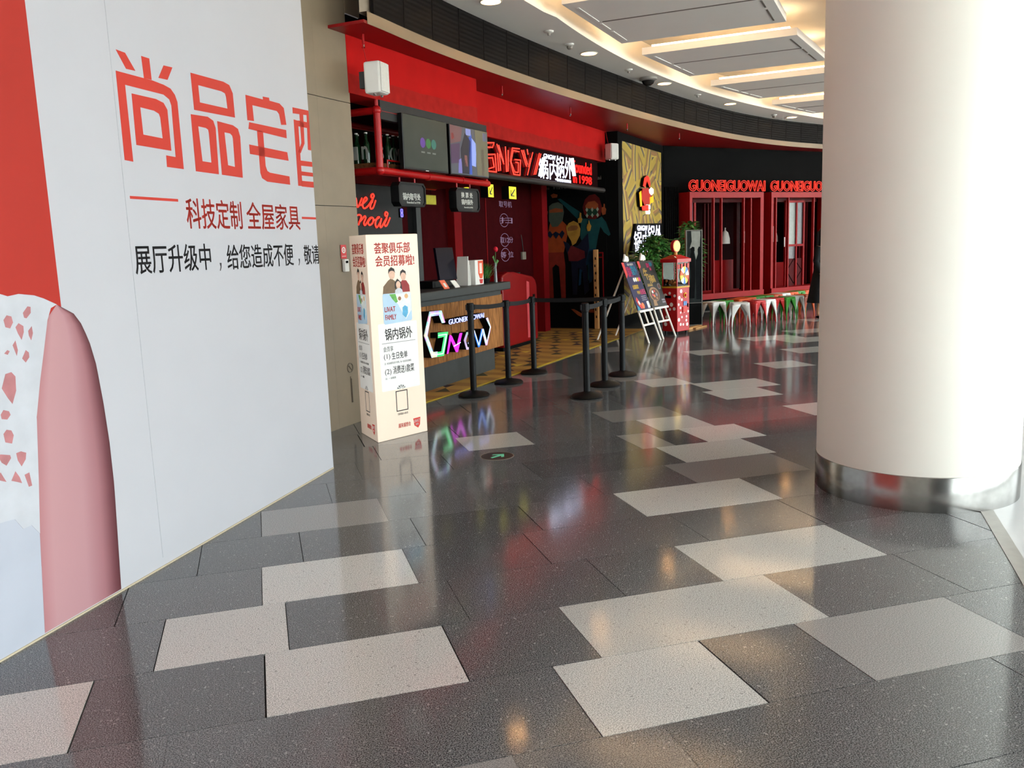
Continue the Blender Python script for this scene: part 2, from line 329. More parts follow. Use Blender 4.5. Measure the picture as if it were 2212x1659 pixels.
D = {"title":[[[[[1.0869,2.5533],[1.1522,2.5503],[1.2161,2.4779],[1.1477,2.4755]],[]],[[[1.2717,2.5586],[1.3338,2.558],[1.3363,2.4555],[1.2773,2.454]],[]],[[[1.4459,2.545],[1.5194,2.5479],[1.4677,2.4772],[1.3928,2.4749]],[]],[[[1.071,2.4542],[1.3415,2.4538],[1.4303,2.4472],[1.4858,2.437],[1.518,2.4108],[1.5347,2.3765],[1.5355,2.0326],[1.3928,2.0338],[1.395,2.0921],[1.4744,2.0901],[1.4794,2.3513],[1.4666,2.3798],[1.4224,2.3973],[1.128,2.3988],[1.1307,2.0391],[1.0685,2.0422]],[]],[[[1.1701,2.3653],[1.3548,2.3662],[1.4157,2.3554],[1.442,2.3246],[1.4424,2.119],[1.167,2.122]],[[[1.2252,2.308],[1.3314,2.3056],[1.3683,2.2953],[1.3766,2.2776],[1.3799,2.1753],[1.2279,2.1778]]]]],[[[[1.6759,2.549],[1.9908,2.5538],[2.0516,2.5445],[2.0813,2.5027],[2.0836,2.3664],[1.6797,2.3564]],[[[1.7382,2.4945],[1.9641,2.4964],[1.9984,2.4902],[2.0062,2.4722],[2.012,2.4076],[1.7398,2.4038]]]],[[[1.6441,2.3292],[1.8025,2.3358],[1.8537,2.3207],[1.8716,2.2832],[1.8637,2.0273],[1.6436,2.0293]],[[[1.703,2.273],[1.7759,2.2722],[1.7963,2.2652],[1.8001,2.247],[1.7999,2.0874],[1.714,2.0881]]]],[[[1.8934,2.3236],[2.0524,2.3196],[2.1055,2.3051],[2.1231,2.2625],[2.1138,2.0236],[1.8951,2.0274]],[[[1.958,2.2691],[2.017,2.2688],[2.0372,2.2583],[2.0422,2.2441],[2.0386,2.0814],[1.9665,2.0858]]]]],[[[[2.2202,2.5157],[2.4241,2.5182],[2.4227,2.5356],[2.5009,2.5398],[2.5024,2.5222],[2.6287,2.5231],[2.6814,2.5013],[2.6993,2.3979],[2.63,2.3897],[2.6135,2.4545],[2.5872,2.4704],[2.2903,2.4655],[2.2956,2.3727],[2.2202,2.3685]],[]],[[[2.2382,2.3596],[2.6917,2.3642],[2.6903,2.3115],[2.2239,2.3186]],[]],[[[2.2173,2.2269],[2.6833,2.2228],[2.6933,2.1684],[2.2183,2.1711]],[]],[[[2.3217,2.3226],[2.3933,2.3223],[2.3915,2.1127],[2.408,2.0843],[2.4385,2.0758],[2.6891,2.0683],[2.6901,2.0148],[2.3976,2.0179],[2.3377,2.0354],[2.3219,2.0658]],[]]],[[[[2.8003,2.5229],[3.0724,2.5312],[3.0674,2.4993],[2.7989,2.484]],[]],[[[2.8047,2.446],[2.8643,2.4444],[2.8605,2.015],[2.8017,2.0141]],[]],[[[2.8646,2.4466],[3.0598,2.4509],[3.0537,2.412],[2.8635,2.4083]],[]],[[[2.8918,2.4961],[2.946,2.4975],[2.9353,2.3026],[2.8702,2.2338],[2.8316,2.2361],[2.8905,2.3005]],[]],[[[2.996,2.4982],[3.042,2.5007],[3.0256,2.265],[2.9797,2.2655]],[]],[[[2.8625,2.1843],[3.0497,2.1876],[3.0445,2.1544],[2.862,2.1501]],[]],[[[2.8512,2.05],[3.039,2.0528],[3.038,2.0126],[2.8502,2.0121]],[]],[[[2.8562,2.1132],[3.0382,2.114],[3.0367,2.088],[2.8544,2.0856]],[]]]],"dash":[[1.0789,1.8734],[1.4597,1.8584]],"wt2":[[[1.0648,1.6423],[1.7116,1.4989]],[[1.8713,1.6316],[2.6614,1.4869]],[[2.8083,1.6187],[3.0406,1.4866]]],"comma":[[1.7933,1.5497],[2.7293,1.5366]],"redpanel":[[0.5483,2.6415],[0.5535,1.3933]],"arm_r":[[0.5254,1.39],[0.599,1.3632],[0.6492,1.3108],[0.694,1.2138],[0.7222,1.0996],[0.7405,0.9166],[0.7513,0.7311],[0.7507,0.5217],[0.7349,0.2663],[0.7181,0.002]],"arm_l":[[0.5158,1.3907],[0.4854,1.3725],[0.462,1.3283],[0.4191,1.1946],[0.3802,1.0771],[0.3382,0.9307],[0.3241,0.8099],[0.3047,0.6484],[0.278,0.4411],[0.2371,0.0125]],"lace":[[0.065,1.4524],[0.2343,1.4533],[0.2684,1.4424],[0.3245,1.4484],[0.4053,1.4372],[0.4554,1.4207],[0.5254,1.39],[0.4889,1.3773],[0.462,1.3283],[0.4191,1.1946],[0.3802,1.0771],[0.3382,0.9307],[0.3241,0.8099],[0.3047,0.6484],[0.278,0.4411],[0.2401,0.4907],[0.1953,0.4901],[0.1601,0.5428],[0.1124,0.5483],[-0.0792,0.559]],"sleeve":[[-0.0792,0.559],[0.1124,0.5483],[0.1601,0.5428],[0.1953,0.4901],[0.2401,0.4907],[0.278,0.4411],[0.2371,0.0125],[-0.1713,-0.0111]],"holes":[[[0.2319,1.3499],[0.2503,1.3675],[0.2735,1.3606],[0.278,1.3358],[0.2597,1.3132],[0.2368,1.3204]],[[0.3344,1.37],[0.3624,1.3944],[0.3785,1.3912],[0.3759,1.3664],[0.3495,1.3458],[0.3375,1.3499]],[[0.287,1.3153],[0.3055,1.3302],[0.3283,1.3161],[0.3268,1.2914],[0.3105,1.2605],[0.2953,1.2899]],[[0.3501,1.2939],[0.3722,1.3117],[0.3738,1.2814],[0.3601,1.2527],[0.3507,1.2738]],[[0.214,1.2165],[0.2316,1.2288],[0.2427,1.2225],[0.2309,1.2094]],[[0.2609,1.2447],[0.2785,1.2622],[0.2844,1.2221],[0.2756,1.1985]],[[0.3009,1.1851],[0.3249,1.2169],[0.3396,1.205],[0.3389,1.185],[0.3167,1.1659]],[[0.1802,1.0806],[0.2068,1.1347],[0.2376,1.1379],[0.2551,1.1174],[0.2494,1.0588],[0.2229,1.009],[0.2032,1.0373]],[[0.1577,0.9774],[0.1745,0.9937],[0.2006,0.9836],[0.2065,0.9676],[0.187,0.9518],[0.1606,0.9592]],[[0.1592,0.8986],[0.177,0.9124],[0.2,0.9044],[0.2087,0.8825],[0.195,0.8507],[0.1631,0.8631]],[[0.2089,0.8072],[0.2341,0.8091],[0.2599,0.7967],[0.2532,0.7708],[0.2278,0.7467],[0.2125,0.776]],[[0.1196,0.8145],[0.1325,0.8212],[0.1782,0.8068],[0.181,0.7941],[0.1539,0.7691],[0.1328,0.7865]],[[0.1675,0.7024],[0.1936,0.7356],[0.2112,0.7055],[0.2192,0.6778],[0.1961,0.6894]],[[0.0939,0.7279],[0.121,0.7501],[0.1435,0.7042]],[[0.2368,0.7086],[0.2628,0.7119],[0.2689,0.6534],[0.2509,0.6534]],[[0.1034,1.2826],[0.1396,1.2973],[0.1561,1.2575],[0.1195,1.2431]],[[0.0708,1.0804],[0.1066,1.0932],[0.1229,1.052],[0.0866,1.0396]]],"seam":[[0.8393,2.4781],[0.8223,0.059]],"Gh":[[1.2234,0.903],[1.4847,0.8924],[1.5552,0.7569],[1.4797,0.7557],[1.4247,0.8454],[1.2509,0.8485],[1.1569,0.6555],[1.2624,0.468],[1.3553,0.4629],[1.3359,0.4061],[1.223,0.4103],[1.0845,0.6635]],"Gg":[[1.384,0.6624],[1.6102,0.6483],[1.4877,0.3979],[1.3359,0.4061],[1.3546,0.4562],[1.4371,0.4524],[1.5117,0.6033],[1.3781,0.6039]],"Gn":[[1.5561,0.4087],[1.6424,0.6103],[1.6863,0.5967],[1.7876,0.4668],[1.8758,0.604],[1.9379,0.6],[1.8144,0.3971],[1.7682,0.4013],[1.6633,0.5472],[1.5919,0.4084]],"Gg2":[[2.1018,0.5958],[2.0434,0.5976],[1.9676,0.5119],[2.0242,0.3973],[2.1216,0.3896],[2.1493,0.4727],[2.0709,0.4774],[2.0692,0.4595],[2.108,0.4548],[2.089,0.4209],[2.0499,0.4212],[2.0187,0.5015],[2.0697,0.5677],[2.1286,0.5676]],"Gw":[[2.2412,0.5992],[2.3377,0.4366],[2.429,0.5962],[2.4868,0.5874],[2.3599,0.3876],[2.3229,0.3875],[2.2109,0.5978]],"Gw2":[[2.4288,0.5934],[2.4828,0.5906],[2.5573,0.4341],[2.5925,0.4679],[2.6579,0.5933],[2.5568,0.7067],[2.6086,0.7132],[2.6836,0.5907],[2.5636,0.3861],[2.521,0.3866]],"Gt":[[1.6362,0.7835],[2.4945,0.7171],[1.6307,0.7281],[2.5001,0.777]],"rope":[[1.2287,0.3145],[1.312,0.3111],[1.4293,0.2917],[1.551,0.2882],[1.6588,0.2967],[1.7867,0.3011]],"neon":[[[4.3998,2.8469],[4.1593,2.8384],[4.0823,2.6644],[4.176,2.4956],[4.3843,2.4959],[4.4183,2.6985],[4.2287,2.6941]],[[4.3768,2.8064],[4.1838,2.8077],[4.1003,2.6547],[4.2145,2.5285],[4.3254,2.5304],[4.3418,2.6578],[4.2531,2.6585]],[[3.6859,2.737],[3.7034,2.5097]],[[3.7486,2.7312],[3.7627,2.5174]],[[3.6783,2.8484],[3.8741,2.6095]],[[3.733,2.8404],[3.8611,2.6385]],[[3.9386,2.8386],[3.9496,2.5154]],[[4.0221,2.8003],[3.998,2.5236]],[[4.4638,2.8354],[4.6189,2.6277]],[[4.5269,2.8404],[4.6506,2.658]],[[4.6587,2.8621],[4.685,2.7907]],[[4.8549,2.8344],[4.6445,2.5123]],[[4.767,2.7455],[4.6891,2.6264]],[[5.1003,2.8416],[4.8787,2.532]],[[5.1563,2.8377],[4.9401,2.5377]],[[3.2574,2.8306],[3.5969,2.858],[3.5469,2.7958],[3.3238,2.7836],[3.2631,2.6387],[3.2855,2.4975],[3.3808,2.495],[3.634,2.4951],[3.6139,2.7158],[3.3994,2.6976]],[[3.2282,2.6413],[3.5352,2.6663],[3.5695,2.5541],[3.395,2.5185]]],"wl":[[5.0695,2.5331],[6.4799,2.5581],[5.2635,2.7926],[6.4269,2.8762]],"mural":{"a_body":[[-1.4107,1.9212],[-1.1698,1.9509],[-1.0856,1.8677],[-1.0797,1.6881],[-1.1639,1.39],[-1.1379,1.1472],[-1.1432,0.5572],[-1.2312,0.5578],[-1.2587,1.1296],[-1.3234,1.1716],[-1.3914,1.1121],[-1.3815,0.5589],[-1.475,0.5595],[-1.5055,1.3591],[-1.5089,1.6026],[-1.5642,1.6045],[-1.5589,2.1082],[-1.5029,2.1357],[-1.4917,2.0049],[-1.4609,1.7221]],"a_sweater":[[-1.4107,1.9212],[-1.1698,1.9509],[-1.0856,1.8677],[-1.0797,1.6881],[-1.1595,1.3899],[-1.5046,1.3895],[-1.5089,1.6026],[-1.5642,1.6045],[-1.5609,2.0481],[-1.5055,2.0556],[-1.4929,1.9648],[-1.4609,1.7221]],"a_hood":[[-1.4233,2.2217],[-1.3563,2.2681],[-1.2469,2.2883],[-1.1617,2.2384],[-1.1394,2.1085],[-1.1698,1.9509],[-1.2595,1.8549],[-1.369,1.8493],[-1.4314,1.9622]],"a_face":[[-1.4211,2.1517],[-1.2934,2.1854],[-1.1531,2.1587],[-1.1524,2.1091],[-1.2957,2.1059],[-1.416,2.1056]],"a_hand":[[-1.5486,2.0877],[-1.5507,2.158],[-1.517,2.1763],[-1.5,2.2255],[-1.4784,2.2144],[-1.4866,2.1649],[-1.4524,2.1333],[-1.4609,2.0736],[-1.5165,2.0561]],"a_zig":[[-1.4647,1.7424],[-1.415,1.7808],[-1.3686,1.7187],[-1.3058,1.7666],[-1.2306,1.7236],[-1.1746,1.7815],[-1.1326,1.73],[-1.1897,1.632],[-1.2418,1.714],[-1.2987,1.6357],[-1.3554,1.7182],[-1.4081,1.6496],[-1.4574,1.6917]],"b_suit":[[-1.1582,1.5908],[-1.0726,1.5479],[-1.01,1.4658],[-0.8799,1.5017],[-0.6831,1.7132],[-0.6678,1.4553],[-0.7375,1.1983],[-0.685,0.6955],[-0.7726,0.6155],[-0.805,1.0595],[-0.8899,1.1015],[-0.9237,0.6167],[-0.9996,0.6174],[-1.0174,1.1848],[-1.0987,1.3881]],"b_top":[[-1.077,1.3875],[-1.0089,1.5058],[-0.7542,1.3983],[-0.7463,1.2784],[-0.8869,1.2219],[-1.0596,1.2261]],"b_head":[[-1.0972,1.8383],[-1.0414,1.9057],[-0.9545,1.9416],[-0.8701,1.8985],[-0.8299,1.7979],[-0.8434,1.6795],[-0.9218,1.5429],[-0.9874,1.5051],[-1.0068,1.5857],[-1.0791,1.708]],"b_face":[[-1.0697,1.8173],[-0.9996,1.8602],[-0.8924,1.8598],[-0.8614,1.819],[-0.8944,1.7806],[-1.0021,1.7649],[-1.0667,1.7674]],"c_coat":[[-1.2562,2.3422],[-1.2018,2.3492],[-0.9906,2.2002],[-0.8226,2.0936],[-0.7831,1.9737],[-0.4884,1.9607],[-0.4251,1.9969],[-0.3439,1.8959],[-0.265,1.6781],[-0.2967,1.6499],[-0.3889,1.7218],[-0.4495,1.8221],[-0.4945,1.6669],[-0.5415,1.4317],[-0.5689,1.1346],[-0.6392,0.8358],[-0.7022,0.8769],[-0.7121,1.3771],[-0.8337,1.6395],[-0.8173,1.8765],[-0.8894,1.9784],[-1.0775,2.165]],"c_jeans":[[-0.732,1.4374],[-0.5373,1.4316],[-0.5584,1.1343],[-0.617,0.8756],[-0.6823,0.8163],[-0.6954,1.1773],[-0.8274,1.0198],[-0.8435,0.7983],[-0.8872,0.7786],[-0.8651,1.0607]],"c_hood":[[-0.7783,2.17],[-0.7329,2.3047],[-0.647,2.3781],[-0.542,2.3917],[-0.4602,2.3194],[-0.4174,2.1717],[-0.4455,2.0173],[-0.5514,1.9537],[-0.6773,1.969],[-0.7494,2.0509]],"c_face":[[-0.7248,2.1968],[-0.6706,2.2624],[-0.5445,2.2753],[-0.4832,2.2138],[-0.4808,2.1262],[-0.7154,2.1473]],"c_mask":[[-0.7259,2.1518],[-0.4807,2.132],[-0.497,2.049],[-0.5923,2.0045],[-0.6863,2.0381]],"c_hand":[[-0.4235,2.0748],[-0.4178,2.1523],[-0.3844,2.1603],[-0.3791,2.2183],[-0.3627,2.2116],[-0.3597,2.1533],[-0.3355,2.1191],[-0.3517,2.0325],[-0.4038,2.0193]],"c_hand2":[[-1.3844,2.4185],[-1.3291,2.4452],[-1.2538,2.4212],[-1.2661,2.3725],[-1.3533,2.3672]],"c_hand3":[[-0.702,1.8126],[-0.6901,1.8712],[-0.6688,1.8802],[-0.6611,1.9388],[-0.6456,1.8792],[-0.6212,1.8389],[-0.6442,1.7512],[-0.6866,1.7489]],"b_hand":[[-0.8681,1.9774],[-0.8357,1.9957],[-0.8271,2.084],[-0.8061,2.0731],[-0.808,1.9945],[-0.7875,1.964],[-0.8102,1.9058],[-0.8594,1.898]],"shoe":[[-1.0393,0.352],[-0.9847,0.3519],[-0.8348,0.27],[-0.8471,0.2087],[-0.9114,0.2393]],"shoe2":[[-0.7147,0.3311],[-0.6285,0.3513],[-0.5482,0.3107],[-0.5658,0.2864],[-0.6941,0.2905]]},"pot":{"hood":[[9.5718,2.5639],[9.6696,2.7171],[9.8573,2.7718],[9.998,2.7467],[10.0886,2.6118],[10.0195,2.558],[9.8536,2.6765],[9.7087,2.5449]],"body":[[9.5243,2.5124],[9.9427,2.5422],[10.1294,2.4095],[10.0271,2.2532],[9.6489,2.2059],[9.4537,2.3371]],"cup":[[9.3146,2.4306],[9.4414,2.4722],[9.4837,2.1895],[9.375,2.1746]],"skull":[[9.9603,2.505],[10.1351,2.5629],[10.3098,2.5317],[10.307,2.4543],[10.1294,2.4095],[9.9865,2.4427]],"bot":[[9.4656,2.1891],[9.9304,2.2202],[9.9262,2.1109],[9.5076,2.1106]],"orange":[[10.0123,2.3674],[10.2756,2.4016],[10.3011,2.2862],[10.027,2.2481]]},"script":[[[2.0951,2.1815],[2.1503,2.1794],[2.162,2.0971],[2.1883,2.082],[2.2449,2.1467],[2.2779,2.1873]],[[2.2396,2.099],[2.3146,2.1327],[2.3842,2.1746],[2.3578,2.1978],[2.3029,2.1563],[2.2824,2.1],[2.3143,2.0648],[2.3971,2.0947],[2.4768,2.1532],[2.5091,2.1784],[2.4484,2.0959],[2.4596,2.0638],[2.5132,2.0812],[2.575,2.1682]],[[2.5228,2.195],[2.4822,2.2018],[2.4853,2.2301],[2.5237,2.2436],[2.5434,2.22],[2.5228,2.195],[2.4898,2.1374]],[[2.0695,1.9539],[2.1268,1.9704],[2.1988,1.9872],[2.2387,1.9639],[2.1882,1.8918],[2.1714,1.8679]],[[2.189,1.8998],[2.2494,1.9321],[2.3112,1.9728],[2.3302,1.949],[2.2879,1.8924],[2.3136,1.8645],[2.4094,1.9418],[2.4627,1.9586],[2.4314,1.942],[2.3757,1.9011],[2.4082,1.8649],[2.4777,1.8937],[2.498,1.9427],[2.4701,1.9586]],[[2.4962,1.9264],[2.5414,1.9309],[2.6352,1.9606],[2.5973,1.9601],[2.5374,1.894],[2.5611,1.8367],[2.6432,1.8947],[2.6792,1.9446],[2.6396,1.8617],[2.6679,1.841],[2.7701,1.9289],[2.8031,1.9459],[2.7414,1.8787],[2.7697,1.8538],[2.8115,1.879],[2.8832,1.9593]],[[2.8146,1.9794],[2.776,1.9831],[2.7714,2.0121],[2.7966,2.0292],[2.8339,2.0131],[2.8146,1.9794],[2.7866,1.9374]]],"arrow":[[[3.7844,2.3661],[3.9376,2.192]],[[4.4417,2.3649],[4.6771,2.1899]]],"yellow":[[2.8138,2.217],[3.0806,2.0943],[3.8647,2.3513],[4.0255,2.3273]],"bd":[[[0.6347,2.2108],[1.1716,1.9815]],[[1.8159,2.2036],[2.4009,1.9514]]],"hooks":[[0.0826,0.1767],[1.0696,0.0276],[3.1301,0.1029],[5.2204,0.1931],[7.4358,0.3499],[9.3677,0.741]]}
# ================================================================== materials
M_dark = granite('granite_dark', (44, 45, 47), (124, 124, 124), (150, 149, 148))
M_mid = granite('granite_mid', (112, 110, 108), (156, 153, 150), (120, 118, 116))
M_white = granite('granite_white', (146, 146, 141), (214, 213, 208), (124, 122, 118))
M_grout = mat('grout', (52, 50, 48), 0.9)
M_board = mat('hoarding_print_white', (186, 185, 190), 0.55, var=0.012, scale=3)
M_beige = mat('beige_stone_panel', (130, 115, 95), 0.35, var=0.05, scale=5)
M_fbeige = mat('fascia_beige', (140, 119, 95), 0.35, var=0.05, scale=2)
M_ceil = mat('ceiling_paint', (243, 239, 234), 0.7, var=0.012, scale=2)
M_cream = mat('cove_paint', (244, 236, 222), 0.7, var=0.015, scale=2)
M_red = mat('red_wall_paint', (178, 20, 18), 0.85, spec=0.1, var=0.08, scale=3)
M_redd = mat('red_wall_paint_dull', (156, 28, 24), 0.85, spec=0.1, var=0.14, scale=9)
M_soff = mat('soffit_red', (136, 12, 14), 0.4, var=0.08, scale=3)
M_dred = mat('booth_dark_red', (52, 5, 8), 0.8, spec=0.03, var=0.12, scale=6)
M_mred = mat('booth_post_red', (112, 14, 18), 0.6, spec=0.04, var=0.08, scale=8)
M_pipe = mat('red_enamel_pipe', (168, 18, 20), 0.28, var=0.08, scale=14)
M_black = mat('matt_black', (10, 10, 10), 0.85, spec=0.08, var=0.15, scale=9)
M_char = mat('charcoal_board', (44, 44, 44), 0.6, spec=0.2, var=0.1, scale=7)
M_slab = mat('counter_slab_grey', (52, 54, 53), 0.45, var=0.08, scale=12)
M_blkm = mat('black_powder_coat', (11, 12, 13), 0.45, spec=0.2, var=0.1, scale=20)
M_wht = mat('white_plastic', (222, 220, 214), 0.4, var=0.02, scale=10)
M_alum = mat('brushed_steel', (150, 148, 144), 0.19, 0.95, var=0.08, scale=30)
M_redp = mat('red_panel_print', (172, 46, 36), 0.55, var=0.05, scale=2)
M_redink = mat('red_print', (196, 58, 46), 0.55, var=0.04, scale=3)
M_blkink = mat('black_print', (46, 44, 46), 0.55, var=0.04, scale=8)
M_wood = wood('oak_planks', (106, 66, 32), (176, 118, 66))
M_woodx = wood('pale_wood', (160, 112, 66), (206, 158, 104))
M_green = mat('leaf_green', (58, 112, 46), 0.5, var=0.45, scale=14)

# ================================================================== floor
floor = tag(MB().box(-9, 24, -12, 26, -0.06, -0.012).build('floor', M_grout), kind='structure')
known = {
 4.4: [(-0.92, -0.4, 'D'), (-0.4, 0.12, 'D'), (0.12, 0.76, 'D'), (0.76, 1.42, 'D'), (1.42, 2.054, 'D'), (2.054, 2.95, 'W')],
 3.9: [(-0.71, -0.088, 'D'), (-0.088, 0.629, 'W'), (0.629, 1.3, 'D'), (1.3, 2.18, 'D'), (2.18, 2.9, 'D')],
 3.4: [(-1.1, -0.5, 'D'), (-0.5, 0.012, 'W'), (0.012, 0.76, 'D'), (0.76, 1.48, 'D'), (1.48, 1.97, 'D'), (1.97, 2.876, 'W'), (2.876, 3.6, 'D')],
 2.9: [(-1.5, -0.71, 'W'), (-0.71, -0.085, 'D'), (-0.085, 0.635, 'W'), (0.635, 1.158, 'D'), (1.158, 2.174, 'W'), (2.174, 2.9, 'D')],
 2.4: [(-1.0, -0.4, 'D'), (-0.4, 0.115, 'D'), (0.115, 0.953, 'D'), (0.953, 1.567, 'W'), (1.567, 2.0, 'D'), (2.0, 2.75, 'M')],
 1.9: [(-0.7, 0.1, 'D'), (0.1, 0.65, 'M'), (0.65, 1.165, 'D'), (1.165, 1.85, 'D'), (1.85, 2.5, 'D')],
 4.9: [(-0.78, -0.085, 'D'), (-0.085, 0.635, 'M'), (0.635, 1.3, 'D'), (1.3, 2.0, 'D'), (2.0, 2.65, 'D'), (2.65, 3.5, 'M')],
 5.4: [(0.35, 0.95, 'D'), (0.95, 1.75, 'D'), (1.75, 2.83, 'D'), (2.83, 3.56, 'W')],
 5.9: [(0.6, 1.25, 'D'), (2.0, 2.72, 'D'), (2.72, 3.0, 'M'), (3.0, 3.28, 'D'), (3.28, 3.80, 'W')],
 6.4: [(0.8, 1.48, 'D'), (1.48, 2.02, 'W'), (2.02, 2.6, 'D'), (2.6, 3.12, 'D'), (3.12, 3.62, 'W'), (3.62, 4.6, 'D'), (4.6, 5.15, 'W')],
 6.9: [(2.2, 2.9, 'D'), (2.9, 3.6, 'M')],
 7.4: [(3.3, 4.32, 'D'), (4.32, 4.95, 'W')], 7.9: [(3.4, 4.45, 'D'), (4.45, 5.25, 'W')], 8.4: [(3.2, 4.0, 'D'), (4.0, 4.5, 'W')],
 8.9: [(3.1, 3.85, 'D'), (3.85, 4.4, 'M'), (5.0, 5.85, 'D'), (5.85, 6.4, 'W')], 10.4: [(4.8, 5.65, 'D'), (5.65, 6.1, 'W')]}
tiles = []
rt = random.Random(3)
for k in range(-20, 45):
    y0 = round(0.4 + 0.5 * k, 2)
    kn = sorted(known.get(y0, []))
    segs = []
    x = -8.8 + rt.uniform(-0.6, 0)
    def fill(a, b):
        gap = b - a
        if gap < 0.05: return
        n = max(1, round(gap / 0.72)); ws = [rt.uniform(0.75, 1.25) for _ in range(n)]; s = sum(ws); p = a
        for w_ in ws:
            q = p + gap * w_ / s
            c = 'D'
            if y0 > 9.2 and rt.random() < 0.12: c = rt.choice('WM')
            if y0 < 1.0 and rt.random() < 0.2: c = rt.choice('WM')
            segs.append((p, q, c)); p = q
    for a, b, c in kn:
        fill(x, a); segs.append((a, b, c)); x = b
    fill(x, 22)
    tiles += [(a, b, y0, c) for a, b, c in segs]
TM = {'D': M_dark, 'M': M_mid, 'W': M_white}
A_H = Vector((-1.104, 3.706, 0)); W_ANG = math.atan2(6.321 - 3.706, 0.442 + 1.104)
WD = Vector((math.cos(W_ANG), math.sin(W_ANG), 0)); WN = Vector((WD.y, -WD.x, 0))
def score(t):
    p = Vector(((t[0] + t[1]) / 2, t[2] + 0.25, 0))
    if (p - A_H).dot(WN) < -0.1 and p.y < 6.6: return 0
    if (p - ORG).dot(NV) < 0.12: return 0
    best = 0
    for c in (p, Vector((t[0], t[2], 0)), Vector((t[1], t[2], 0)), Vector((t[0], t[2] + 0.5, 0)), Vector((t[1], t[2] + 0.5, 0))):
        d = c - Vector((0, 0, EYE)); w = d.dot(CF)
        if w < 0.4: continue
        u, v = d.dot(CR) / w * FPX, d.dot(CU) / w * FPX
        if abs(u) < 1120 and abs(v) < 850: best = max(best, (t[1] - t[0]) / w ** 3)
    return best
sc_ = sorted(((score(t), i) for i, t in enumerate(tiles)), reverse=True)
near = [i for s, i in sc_[:290] if s > 0]
nearset = set(near)
tcache = {}
G = 0.0018
def add_tile(mb, a, b, y0):
    return mb.box(a + G, b - G, y0 + G, y0 + 0.5 - G, -0.011, 0.0)
for i in near:
    a, b, y0, c = tiles[i]
    L = round(b - a, 2)
    if (L, c) not in tcache:
        o = MB().box(-L / 2 + G, L / 2 - G, -0.25 + G, 0.25 - G, -0.011, 0.0).build('floor_tile', TM[c], floor, local=True)
        tcache[(L, c)] = o.data
    else:
        o = bpy.data.objects.new('floor_tile', tcache[(L, c)]); COL.objects.link(o); o.parent = floor
    o.location = ((a + b) / 2, y0 + 0.25, 0)
for c, nm in (('D', 'dark_tile_field'), ('M', 'grey_tile_field'), ('W', 'pale_tile_field')):
    mb = MB()
    for i, t in enumerate(tiles):
        if i not in nearset and t[3] == c: add_tile(mb, t[0], t[1], t[2])
    tag(mb.build(nm, TM[c], floor, local=True, fix=False), kind='stuff')

# pale floor and threshold strip by the glazed side
sd = Vector((3.782 - 3.226, 3.707 - 2.933, 0)).normalized(); sn = Vector((sd.y, -sd.x, 0)); sp = Vector((3.226, 2.933, 0))
def sl(a, b): v = sp + a * sd + b * sn; return (v.x, v.y)
tag(MB().slab([sl(-9, -0.02), sl(5.5, -0.02), sl(5.5, 0.05), sl(-9, 0.05)], 0.0005, 0.004).build('trim_1', mat('threshold_strip', (150, 146, 138), 0.35)), kind='structure')
tag(MB().slab([sl(-9, 0.05), sl(5.5, 0.05), sl(5.5, 3.4), sl(-9, 3.4)], 0.0005, 0.003).build('floor_border', mat('pale_polished_stone', (198, 198, 198), 0.2, var=0.03, scale=4)), kind='structure')

# ================================================================== hoarding (wall_left)
wall_left = MB().box(-6.0, 3.028, 0.0, 0.12, 0.0, 3.98).build('wall_left', M_board, None)
wall_left.location = A_H; wall_left.rotation_euler = (0, 0, W_ANG); tag(wall_left, kind='structure')
wl = wall_left
ru = (D['redpanel'][0][0] + D['redpanel'][1][0]) / 2
MB().plate(rect(-5.9, ru, 0.3, 3.97), 0.0003, 0.0008).build('printed_red_panel', M_redp, wl)
MB().plate(D['sleeve'], 0.0008, 0.0014).build('printed_sleeve', mat('print_sleeve_white', (176, 179, 190), 0.55, var=0.03, scale=4), wl)
# printed arm: a strip with the print's own shading as a colour attribute
def resample(p, n, zs=None):
    p = sorted(p, key=lambda a: a[1]); return [np.interp(z, [a[1] for a in p], [a[0] for a in p]) for z in zs]
za = np.linspace(min(p[1] for p in D['arm_l']), max(p[1] for p in D['arm_r']), 30)
al = resample(D['arm_l'], 30, za); ar = resample(D['arm_r'], 30, za)
al[-1] = ar[-1]
cols = [(0.0, (172, 116, 120)), (0.15, (182, 136, 140)), (0.55, (178, 132, 137)), (0.78, (158, 106, 112)), (0.92, (112, 62, 68)), (1.0, (84, 34, 40))]
mb = MB(); nC = len(cols)
for i in range(30):
    for f_, _c in cols: mb.v.append((al[i] + (ar[i] - al[i]) * f_, -0.0018, za[i]))
for i in range(29):
    for j in range(nC - 1):
        a = i * nC + j; mb.f.append((a, a + 1, a + nC + 1, a + nC)); mb.mi.append(0)
m_arm = bpy.data.materials.new('print_arm_skin'); m_arm.use_nodes = True
_a = m_arm.node_tree.nodes.new('ShaderNodeVertexColor'); _a.layer_name = 'print'
m_arm.node_tree.links.new(_a.outputs[0], m_arm.node_tree.nodes['Principled BSDF'].inputs['Base Color'])
m_arm.node_tree.nodes['Principled BSDF'].inputs['Roughness'].default_value = 0.55
arm = mb.build('printed_arm', m_arm, wl, fix=False)
ca = arm.data.color_attributes.new('print', 'FLOAT_COLOR', 'POINT')
for i in range(30):
    for j in range(nC): ca.data[i * nC + j].color = lin(cols[j][1])
lace = MB().plate(D['lace'], 0.0016, 0.0026).build('printed_lace_top', mat('print_lace_white', (188, 189, 195), 0.55, var=0.06, scale=9), wl)
M_hole = mat('print_lace_gap', (176, 116, 118), 0.55, var=0.14, scale=12)
for h in D['holes']: MB().plate(h, 0.0027, 0.0030).build('lace_gap', M_hole, wl)
